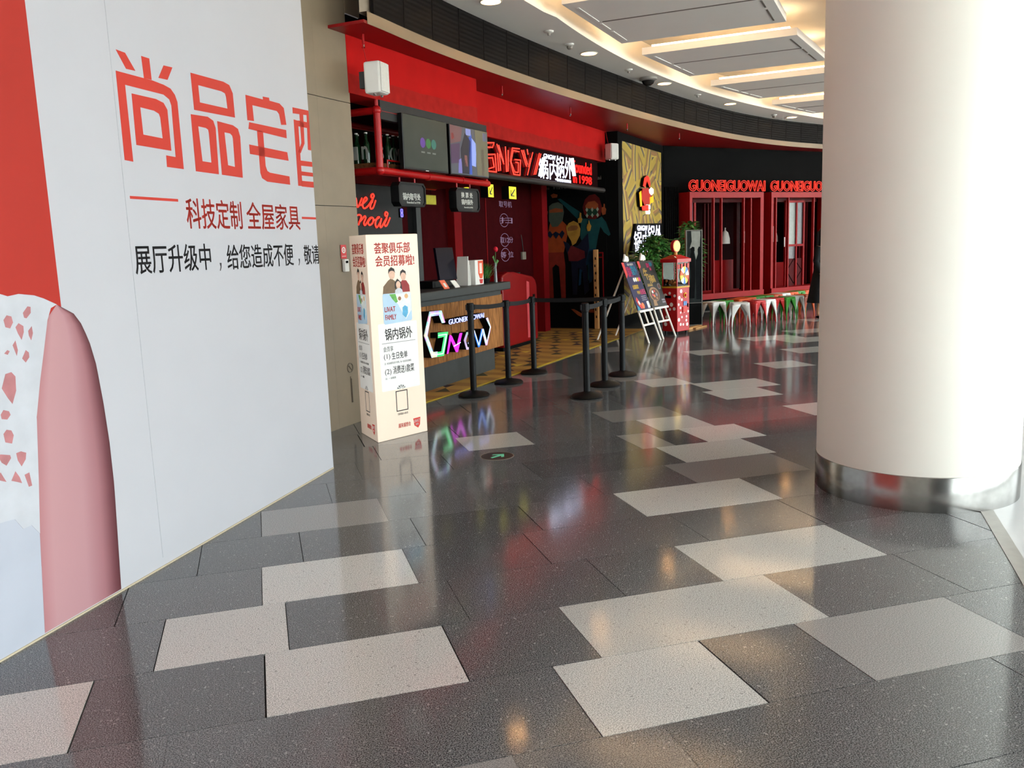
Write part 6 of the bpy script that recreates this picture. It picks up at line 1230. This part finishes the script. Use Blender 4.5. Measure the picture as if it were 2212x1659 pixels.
MB().plate([(0.19, 0.48), (0.175, 0.9), (0.18, 1.18), (0.215, 1.28), (0.21, 1.36), (0.235, 1.41), (0.265, 1.40), (0.27, 1.3), (0.28, 1.25), (0.28, 0.48)], 0.005, 0.006).build('reflected_figure', mat('silhouette_grey', (16, 18, 20), 0.7, var=0.2, scale=14, spec=0.05), t, local=True)
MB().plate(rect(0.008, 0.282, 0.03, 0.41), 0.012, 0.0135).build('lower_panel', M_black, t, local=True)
t = thing('timber_offcut', 'pale wooden board lying on the floor in front of the display stand', 'board', (7.28, 13.62, 0), math.radians(38))
MB().box(-0.28, 0.28, -0.045, 0.045, 0.0, 0.035).build('board', M_woodx, t, local=True, bevel=0.003); MB().box(-0.12, 0.36, -0.10, -0.05, 0.0, 0.025).build('batten', M_woodx, t, local=True, bevel=0.003)

# ================================================================== bay windows on the facade
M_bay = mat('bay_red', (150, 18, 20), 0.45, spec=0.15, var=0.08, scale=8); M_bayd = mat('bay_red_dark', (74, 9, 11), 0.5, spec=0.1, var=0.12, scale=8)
def facade_thing(name, label, cat, k, d, z=0.0):
    return thing(name, label, cat, FWp(k, d, z), FA, None, (k, -d, z))
for bi, (a, b) in enumerate(BAYS):
    t = facade_thing('bay_window', ['red boxed bay window nearest the display stand with vertical bars', 'red boxed bay window farther along with glazed doors behind it'][bi], 'window', (a + b) / 2, 0.2, 0.25)
    y0, y1 = -0.33, 0.12
    MB().box(a, a + 0.07, y0, y1, 0.25, 2.5).build('jamb', M_bay, t); MB().box(b - 0.10, b, y0, y1, 0.25, 2.5).build('jamb', M_bay, t)
    MB().box(a + 0.07, b - 0.10, y0, y1, 2.38, 2.5).build('head', M_bay, t); MB().box(a - 0.0, b, y0 - 0.03, y1, 0.25, 0.37).build('sill', M_bay, t)
    MB().box(a + 0.1, b - 0.1, -0.25, 0.1, 0.0, 0.25).build('plinth', M_black, t)
    fr = (0.325, 0.43, 0.735, 0.835) if bi == 0 else (0.085, 0.27, 0.66, 0.80)
    for f_ in fr:
        x = a + f_ * (b - a); MB().box(x - 0.014, x + 0.014, -0.31, -0.25, 0.37, 2.38).build('bar', M_bay, t)
    # glazed inner doors
    if bi == 0:
        MB().plate(rect(0.62, 0.82, 0.9, 2.33), -0.06, -0.05).build('pale_pane', mat('pane_blue_grey', (84, 100, 112), 0.15, var=0.1), t)
        MB().box(0.83, 0.88, 0.02, 0.08, 0.37, 2.3).build('inner_post', M_bay, t)
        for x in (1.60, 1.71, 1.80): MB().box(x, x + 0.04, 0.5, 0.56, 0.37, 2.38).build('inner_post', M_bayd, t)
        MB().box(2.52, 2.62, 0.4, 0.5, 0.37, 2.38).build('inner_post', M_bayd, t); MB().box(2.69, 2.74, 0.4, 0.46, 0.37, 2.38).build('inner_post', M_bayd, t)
        MB().box(a + 0.1, b + 0.3, 0.66, 0.70, 0.25, 1.03).build('inner_dado', M_bay, t)
    else:
        x0, x1 = 3.64, 4.30
        mb = MB(); mb.box(x0, x0 + 0.06, -0.05, 0.0, 0.37, 2.33); mb.box(x1 - 0.05, x1, -0.05, 0.0, 0.37, 2.33); mb.box((x0 + x1) / 2 + 0.03, (x0 + x1) / 2 + 0.07, -0.05, 0.0, 0.37, 2.33); mb.box(x0, x1, -0.05, 0.0, 2.28, 2.33); mb.box(x0, x1, -0.05, 0.0, 1.28, 1.33)
        mb.build('door_frame', M_bay, t)
        MB().plate(rect(x0 + 0.06, (x0 + x1) / 2 + 0.03, 1.33, 2.28), 0.01, 0.02).build('pale_pane', mat('pane_pale', (142, 146, 140), 0.2, var=0.06), t)
        MB().plate(rect((x0 + x1) / 2 + 0.07, x1 - 0.05, 1.33, 2.28), 0.01, 0.02).build('grey_pane', mat('pane_grey', (92, 86, 90), 0.2, var=0.1), t)
        MB().plate(rect(x0 + 0.06, (x0 + x1) / 2 + 0.03, 1.0, 1.28), 0.01, 0.02).build('grey_pane', MATS['pane_grey'], t)
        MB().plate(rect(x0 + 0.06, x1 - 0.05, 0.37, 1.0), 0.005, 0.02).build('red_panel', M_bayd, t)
        mb = MB(); xc = (x0 + x1) / 2
        mb.tube([(xc, -0.024, 1.0), (x0 + 0.08, -0.024, 0.72), (xc, -0.024, 0.42), (x1 - 0.06, -0.024, 0.72), (xc, -0.024, 1.0)], 0.008, 4); mb.build('diamond_line', M_black, t)
        MB().box(x0 - 0.05, x0 - 0.03, -0.06, -0.04, 1.28, 1.5).build('door_pull', M_wht, t)
        MB().box(a + 0.2, b + 0.2, 0.66, 0.70, 0.25, 0.9).build('inner_dado', M_bay, t)
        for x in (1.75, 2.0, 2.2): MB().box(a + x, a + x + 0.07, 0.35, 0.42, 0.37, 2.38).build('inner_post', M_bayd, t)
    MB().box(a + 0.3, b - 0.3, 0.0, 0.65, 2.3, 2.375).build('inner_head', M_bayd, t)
for (k, d), lb in (((2.2, -0.45), 'white dome lamp standing inside the nearer bay window'), ((2.87, -0.55), 'white dome lamp deeper inside the nearer bay window'), ((3.62, -0.3), 'white dome lamp at the edge of the farther bay window'), ((4.47, -0.55), 'white dome lamp behind the glazed doors of the farther bay')):
    t = facade_thing('dome_lamp', lb, 'lamp', k, d, 1.40)
    MB().lathe([(0.11, 0.0), (0.105, 0.12), (0.07, 0.25), (0.015, 0.30), (0.015, 0.36)], (k, -d, 1.40), 18).build('shade', M_wht, t, smooth=True)
    MB().cyl((k, -d, 1.75), (k, -d, 2.3), 0.006, n=6).build('cord', M_black, t)
for i, (a, b) in enumerate(BAYS):
    t = facade_thing('name_sign', ['red neon outlined name sign on top of the nearer bay window', 'red neon outlined name sign on top of the farther bay window'][i], 'neon sign', (a + b) / 2, 0.3, 2.5)
    text('letter_body', 'GUONEIGUOWAI', (a - 0.0, b + 0.06, 2.525, 2.74), 0.27, M_neonh, t, bold=0.012, thick=0.03)
    text('neon_outline', 'GUONEIGUOWAI', (a - 0.01, b + 0.07, 2.515, 2.75), 0.30, M_neon, t, bold=0.02, outline=0.016, thick=0.016)
    MB().box(a, b + 0.05, -0.272, -0.255, 2.50, 2.53).build('rail', M_black, t); 

# ================================================================== metal stools
def stool_leg(sx, sy):
    mb = MB(); n = 9; vs = []; fs = []
    for i in range(n + 1):
        f_ = i / n; z = 0.40 * (1 - f_); h = 0.145 + 0.018 * f_
        w_ = 0.145 * max(0.0, 1 - f_ * 1.9) ** 1.5 if f_ < 0.5 else 0
        w_ = max(0.014, 0.145 * (1 - min(1, f_ * 1.15)) ** 2.0 + 0.016)
        w_ = min(w_, h - 0.0005)
        vs += [(sx * (h - w_), sy * h, z), (sx * h, sy * h, z), (sx * h, sy * (h - w_), z)]
    for i in range(n):
        a = 3 * i; fs += [(a, a + 1, a + 4, a + 3), (a + 1, a + 2, a + 5, a + 4)]
    mb.add(vs, fs); return mb
stool_cache = {}
SCOL = dict(white=(216, 214, 209), green=(52, 128, 40), red=(178, 36, 36), orange=(206, 84, 36))
def stool(col, x, y, rz, label, group):
    t = thing('metal_stool', label, 'stool', (x, y, 0), rz, group)
    m_ = mat('stool_' + col, SCOL[col], 0.4, var=0.03, scale=8)
    if not stool_cache:
        mb = MB(); h = 0.15; c = 0.03; pts = []
        for cx, cy, a0 in ((h - c, h - c, 0), (-h + c, h - c, 90), (-h + c, -h + c, 180), (h - c, -h + c, 270)):
            for k in range(4): a = math.radians(a0 + 30 * k); pts.append((cx + c * math.cos(a), cy + c * math.sin(a)))
        mb.slab(pts, 0.395, 0.42, [circle(0, 0, 0.02, 10)])
        stool_cache['seat'] = mb.build('seat', m_, t, local=True, bevel=0.006)
        stool_cache['legs'] = []
        for sx, sy in ((1, 1), (-1, 1), (-1, -1), (1, -1)):
            o = stool_leg(sx, sy).build('leg', m_, t, local=True, smooth=True)
            md = o.modifiers.new('thick', 'SOLIDIFY'); md.thickness = 0.006; md.offset = 0
            stool_cache['legs'].append(o)
        br = MB(); br.box(-0.12, 0.12, -0.012, 0.012, 0.375, 0.395); br.box(-0.012, 0.012, -0.12, 0.12, 0.375, 0.395)
        stool_cache['brace'] = br.build('brace', m_, t, local=True)
        return
    for o in [stool_cache['seat']] + stool_cache['legs'] + [stool_cache['brace']]:
        c = o.copy(); COL.objects.link(c); c.parent = t
        c.material_slots[0].link = 'OBJECT'; c.material_slots[0].material = m_
front = [('white', 7.85, 13.92, 0.2, 'white metal stool nearest the display stand, front row'), ('green', 8.12, 14.10, 0.40, 'green metal stool in front row between the first two white ones'), ('white', 8.09, 13.46, -0.35, 'white metal stool standing out in front of the row'),
         ('red', 8.50, 13.66, 0.40, 'red metal stool just behind the white stool that stands out'), ('white', 8.80, 13.80, 0.40, 'white metal stool between two red stools'), ('red', 9.10, 13.98, 0.40, 'red metal stool half hidden before the front green one'),
         ('green', 9.38, 14.05, 0.40, 'green metal stool toward the far end of the front row'), ('white', 9.68, 14.22, 0.40, 'white metal stool beside the orange stool by the person'), ('orange', 9.99, 14.36, 0.40, 'orange metal stool in front row next to the person in black')]
back = [('orange', 8.52, 14.25, 0.40, 'orange metal stool, first of the back row from the display stand'), ('orange', 8.80, 14.44, 0.40, 'orange metal stool, second of the back row from the display stand'), ('green', 9.07, 14.58, 0.40, 'green metal stool, nearer of two side by side in back row'), ('green', 9.36, 14.72, 0.40, 'green metal stool, farther of two side by side in back row'),
        ('orange', 9.64, 14.85, 0.40, 'orange metal stool before the white one in back row'), ('white', 9.93, 15.02, 0.40, 'lone white metal stool in the back row'), ('orange', 10.22, 15.18, 0.40, 'orange metal stool just past the back-row white stool'), ('green', 10.50, 15.35, 0.40, 'green metal stool at the far end of the back row'), ('orange', 10.80, 15.50, 0.40, 'orange metal stool farthest along the back row by the column')]
for a in front: stool(*a, 'metal stools in the front row')
for a in back: stool(*a, 'metal stools in the back row')

# ================================================================== person in black by the column
px_, py_ = 10.05, 13.84
t = thing('person', 'person in a long black dress, half hidden by the column beside the stools', 'person', (px_, py_, 0), math.radians(200))
M_skin = mat('skin', (196, 146, 116), 0.5, var=0.05, scale=20); M_hair = mat('hair_black', (18, 16, 16), 0.4, var=0.2, scale=40); M_dress = mat('dress_black', (14, 14, 16), 0.8, var=0.2, scale=12)
def skin(name, verts, edges, radii, m_, parent, root=0):
    me = bpy.data.meshes.new(name); me.from_pydata(verts, edges, []); me.materials.append(m_)
    o = bpy.data.objects.new(name, me); COL.objects.link(o); o.parent = parent
    md = o.modifiers.new('skin', 'SKIN'); md.use_smooth_shade = True
    for i, r_ in enumerate(radii):
        v = me.skin_vertices[0].data[i]; v.radius = (r_, r_) if not isinstance(r_, tuple) else r_; v.use_root = (i == root)
    sb = o.modifiers.new('sub', 'SUBSURF'); sb.levels = 1; sb.render_levels = 1
    return o
V = [(0, 0, 0.86), (0, 0.0, 1.05), (0, 0.01, 1.24), (0, 0.02, 1.36), (0, 0.03, 1.44),
     (0.09, 0, 0.80), (0.095, 0.03, 0.46), (0.09, -0.02, 0.07), (0.10, 0.12, 0.03), (-0.09, 0, 0.80), (-0.095, 0.02, 0.46), (-0.09, -0.03, 0.07), (-0.10, 0.11, 0.03),
     (0.17, 0.0, 1.30), (0.215, 0.0, 1.05), (0.20, 0.10, 0.82), (-0.17, 0.0, 1.30), (-0.215, 0.0, 1.05), (-0.20, 0.10, 0.82)]
Ed = [(0, 1), (1, 2), (2, 3), (3, 4), (0, 5), (5, 6), (6, 7), (7, 8), (0, 9), (9, 10), (10, 11), (11, 12), (2, 13), (13, 14), (14, 15), (2, 16), (16, 17), (17, 18)]
Rd = [(0.14, 0.10), (0.115, 0.085), (0.14, 0.09), 0.05, 0.045, 0.085, 0.055, 0.034, 0.03, 0.085, 0.055, 0.034, 0.03, 0.05, 0.038, 0.028, 0.05, 0.038, 0.028]
body_o = skin('body', V, Ed, Rd, M_skin, t)
MB().ball((0, 0.045, 1.535), 0.10, 18, 14, (0.82, 0.95, 1.18)).build('head', M_skin, t, smooth=True, local=True)
hd = [o for o in t.children if o.name.startswith('head')][0]
for sx in (1, -1):
    MB().ball((sx * 0.033, 0.132, 1.545), 0.011, 8, 6).build('eye', M_hair, hd, smooth=True, local=True); MB().ball((sx * 0.083, 0.04, 1.535), 0.022, 8, 6, (0.4, 0.8, 1.2)).build('ear', M_skin, hd, smooth=True, local=True)
MB().ball((0, 0.142, 1.52), 0.014, 8, 6, (0.8, 1.1, 1.5)).build('nose', M_skin, hd, smooth=True, local=True); MB().ball((0, 0.130, 1.478), 0.018, 8, 6, (1.2, 0.5, 0.4)).build('mouth', mat('lips', (160, 84, 78), 0.5), hd, smooth=True, local=True)
mb = MB(); mb.ball((0, 0.015, 1.56), 0.112, 18, 12, (0.88, 0.92, 1.08)); mb.lathe([(0.085, 1.24), (0.10, 1.35), (0.105, 1.5), (0.09, 1.6)], (0, -0.025, 0), 16); mb.build('hair', M_hair, t, smooth=True, local=True)
def ring(z, rx, ry, n=24, cy=0.0, wob=0.0): return [(rx * (1 + wob * math.sin(5 * 2 * math.pi * i / n)) * math.cos(2 * math.pi * i / n), cy + ry * (1 + wob * math.sin(5 * 2 * math.pi * i / n)) * math.sin(2 * math.pi * i / n), z) for i in range(n)]
rings = [ring(0.30, 0.30, 0.24, wob=0.06), ring(0.55, 0.255, 0.20, wob=0.05), ring(0.85, 0.195, 0.155, wob=0.02), ring(1.04, 0.155, 0.12), ring(1.20, 0.175, 0.125), ring(1.31, 0.165, 0.10), ring(1.375, 0.085, 0.07)]
mb = MB(); n = 24
for r_ in rings: mb.v += r_
for j in range(len(rings) - 1):
    for i in range(n): mb.f.append((j * n + i, j * n + (i + 1) % n, (j + 1) * n + (i + 1) % n, (j + 1) * n + i)); mb.mi.append(0)
mb.build('dress', M_dress, t, smooth=True, local=True)
for sx in (1, -1):
    MB().cyl((sx * 0.14, 0, 1.315), (sx * 0.215, 0.0, 1.05), 0.065, 0.055, 14).build('sleeve', M_dress, t, smooth=True, local=True)
    MB().cyl((sx * 0.215, 0.0, 1.06), (sx * 0.202, 0.095, 0.84), 0.053, 0.042, 14).build('sleeve', M_dress, t, smooth=True, local=True)
    hv = [(sx * 0.20, 0.10, 0.83), (sx * 0.195, 0.125, 0.77)]; he = [(0, 1)]; hr = [(0.028, 0.018), (0.034, 0.014)]
    for k, (dx, l_) in enumerate(((-0.024, 0.062), (-0.008, 0.072), (0.008, 0.068), (0.022, 0.052))):
        b0_ = len(hv); hv += [(sx * 0.195, 0.125 + dx, 0.752), (sx * 0.190, 0.128 + dx * 1.1, 0.752 - l_ * 0.55), (sx * 0.178, 0.13 + dx * 1.1, 0.752 - l_)]; he += [(1, b0_), (b0_, b0_ + 1), (b0_ + 1, b0_ + 2)]; hr += [0.009, 0.008, 0.007]
    b0_ = len(hv); hv += [(sx * 0.180, 0.155, 0.79), (sx * 0.170, 0.168, 0.755)]; he += [(0, b0_), (b0_, b0_ + 1)]; hr += [0.010, 0.008]
    skin('hand', hv, he, hr, M_skin, t)
    MB().ball((sx * 0.097, 0.05, 0.03), 0.06, 14, 8, (0.75, 1.9, 0.5)).build('shoe', M_black, t, smooth=True, local=True)

# ================================================================== ceiling fittings
dl0 = None
dn = ['nearest the viewer', 'second nearest the viewer', 'beside the dark camera dome', 'second farthest along the border', 'farthest, beside the column']
for (s_, q_), lb in zip([(1.583, .678), (4.454, .703), (7.24, .975), (10.088, 1.467), (12.839, 2.228)], dn):
    t = shop('downlight', 'round warm downlight in the white ceiling border, ' + lb, 'downlight', s_, q_, 3.96, 'downlights along the curved ceiling border')
    if dl0 is None:
        a_ = MB().lathe([(0.112, 0.012), (0.118, 0.019), (0.105, 0.0195), (0.100, 0.012)], n=28).build('trim_ring', M_wht, t, smooth=True, local=True)
        b_ = MB().cyl((0, 0, 0.013), (0, 0, 0.0185), 0.10, n=28).build('lens', glow('downlight_warm', (255, 208, 146), 42.0), t, local=True); dl0 = (a_, b_)
    else:
        for o in dl0: c = o.copy(); COL.objects.link(c); c.parent = t
t = shop('camera_dome', 'dark glass security camera dome on the white ceiling border', 'camera', 6.62, 0.887, 3.86)
MB().lathe([(0.135, 0.12), (0.135, 0.09), (0.11, 0.075)], (6.62, -0.887, 3.86), 28).build('collar', mat('dome_grey', (150, 146, 142), 0.4), t, smooth=True)
MB().lathe([(0.0, 0.0), (0.04, 0.006), (0.08, 0.035), (0.10, 0.08)], (6.62, -0.887, 3.86), 28, closed=False).build('dome_glass', mat('dome_dark', (36, 34, 33), 0.08, var=0.1), t, smooth=True)
MB().lathe([(0.05, 0.03), (0.05, 0.07)], (6.62, -0.887, 3.86), 14).build('camera_eye', M_black, t)
sl_ = ['flat sensor nearest the viewer', 'bulging sensor before the second downlight', 'sensor just before the camera dome', 'sensor before the second farthest downlight', 'sensor before the farthest downlight']
for i, ((s_, q_), lb) in enumerate(zip([(3.05, .71), (3.81, .678), (5.81, .826), (8.65, 1.186), (12.2, 1.96)], sl_)):
    t = shop('ceiling_sensor', 'small white ceiling ' + lb, 'sensor', s_, q_, 3.92)
    MB().lathe([(0.06, 0.06), (0.055, 0.045), (0.03, 0.035)], (s_, -q_, 3.92), 18).build('base', M_wht, t, smooth=True)
    if i in (1, 4): MB().ball((s_ + 0.01, -q_, 3.945), 0.04, 12, 8, (1, 1, 0.8)).build('lens', mat('sensor_lens', (150, 142, 134), 0.3), t, smooth=True)
    else: MB().cyl((s_, -q_, 3.955), (s_, -q_, 3.93), 0.02, 0.015, 10).build('lens', mat('sensor_lens', (150, 142, 134), 0.3), t)
# ================================================================== floor decal
t = thing('exit_decal', 'dark round evacuation sticker with a green arrow on the granite floor', 'sticker', (1.64, 6.15, 0), math.radians(-16))
MB().lathe([(0.122, 0.0004), (0.122, 0.002)], n=40).build('disc', mat('decal_dark', (44, 38, 32), 0.35), t, local=True)
mb = MB(); mb.slab(circle(0, 0, 0.128, 40), 0.0003, 0.0012, [circle(0, 0, 0.121, 40)]); mb.build('rim', mat('decal_rim', (150, 140, 124), 0.4), t, local=True)
mb = MB(); mb.slab([(-0.05, -0.05), (-0.035, -0.065), (0.03, 0.0), (0.03, -0.04), (0.052, -0.03), (0.052, 0.05), (-0.03, 0.05), (-0.04, 0.028), (0.01, 0.028)], 0.002, 0.0026); mb.build('arrow', mat('decal_green', (110, 210, 170), 0.4), t, local=True)
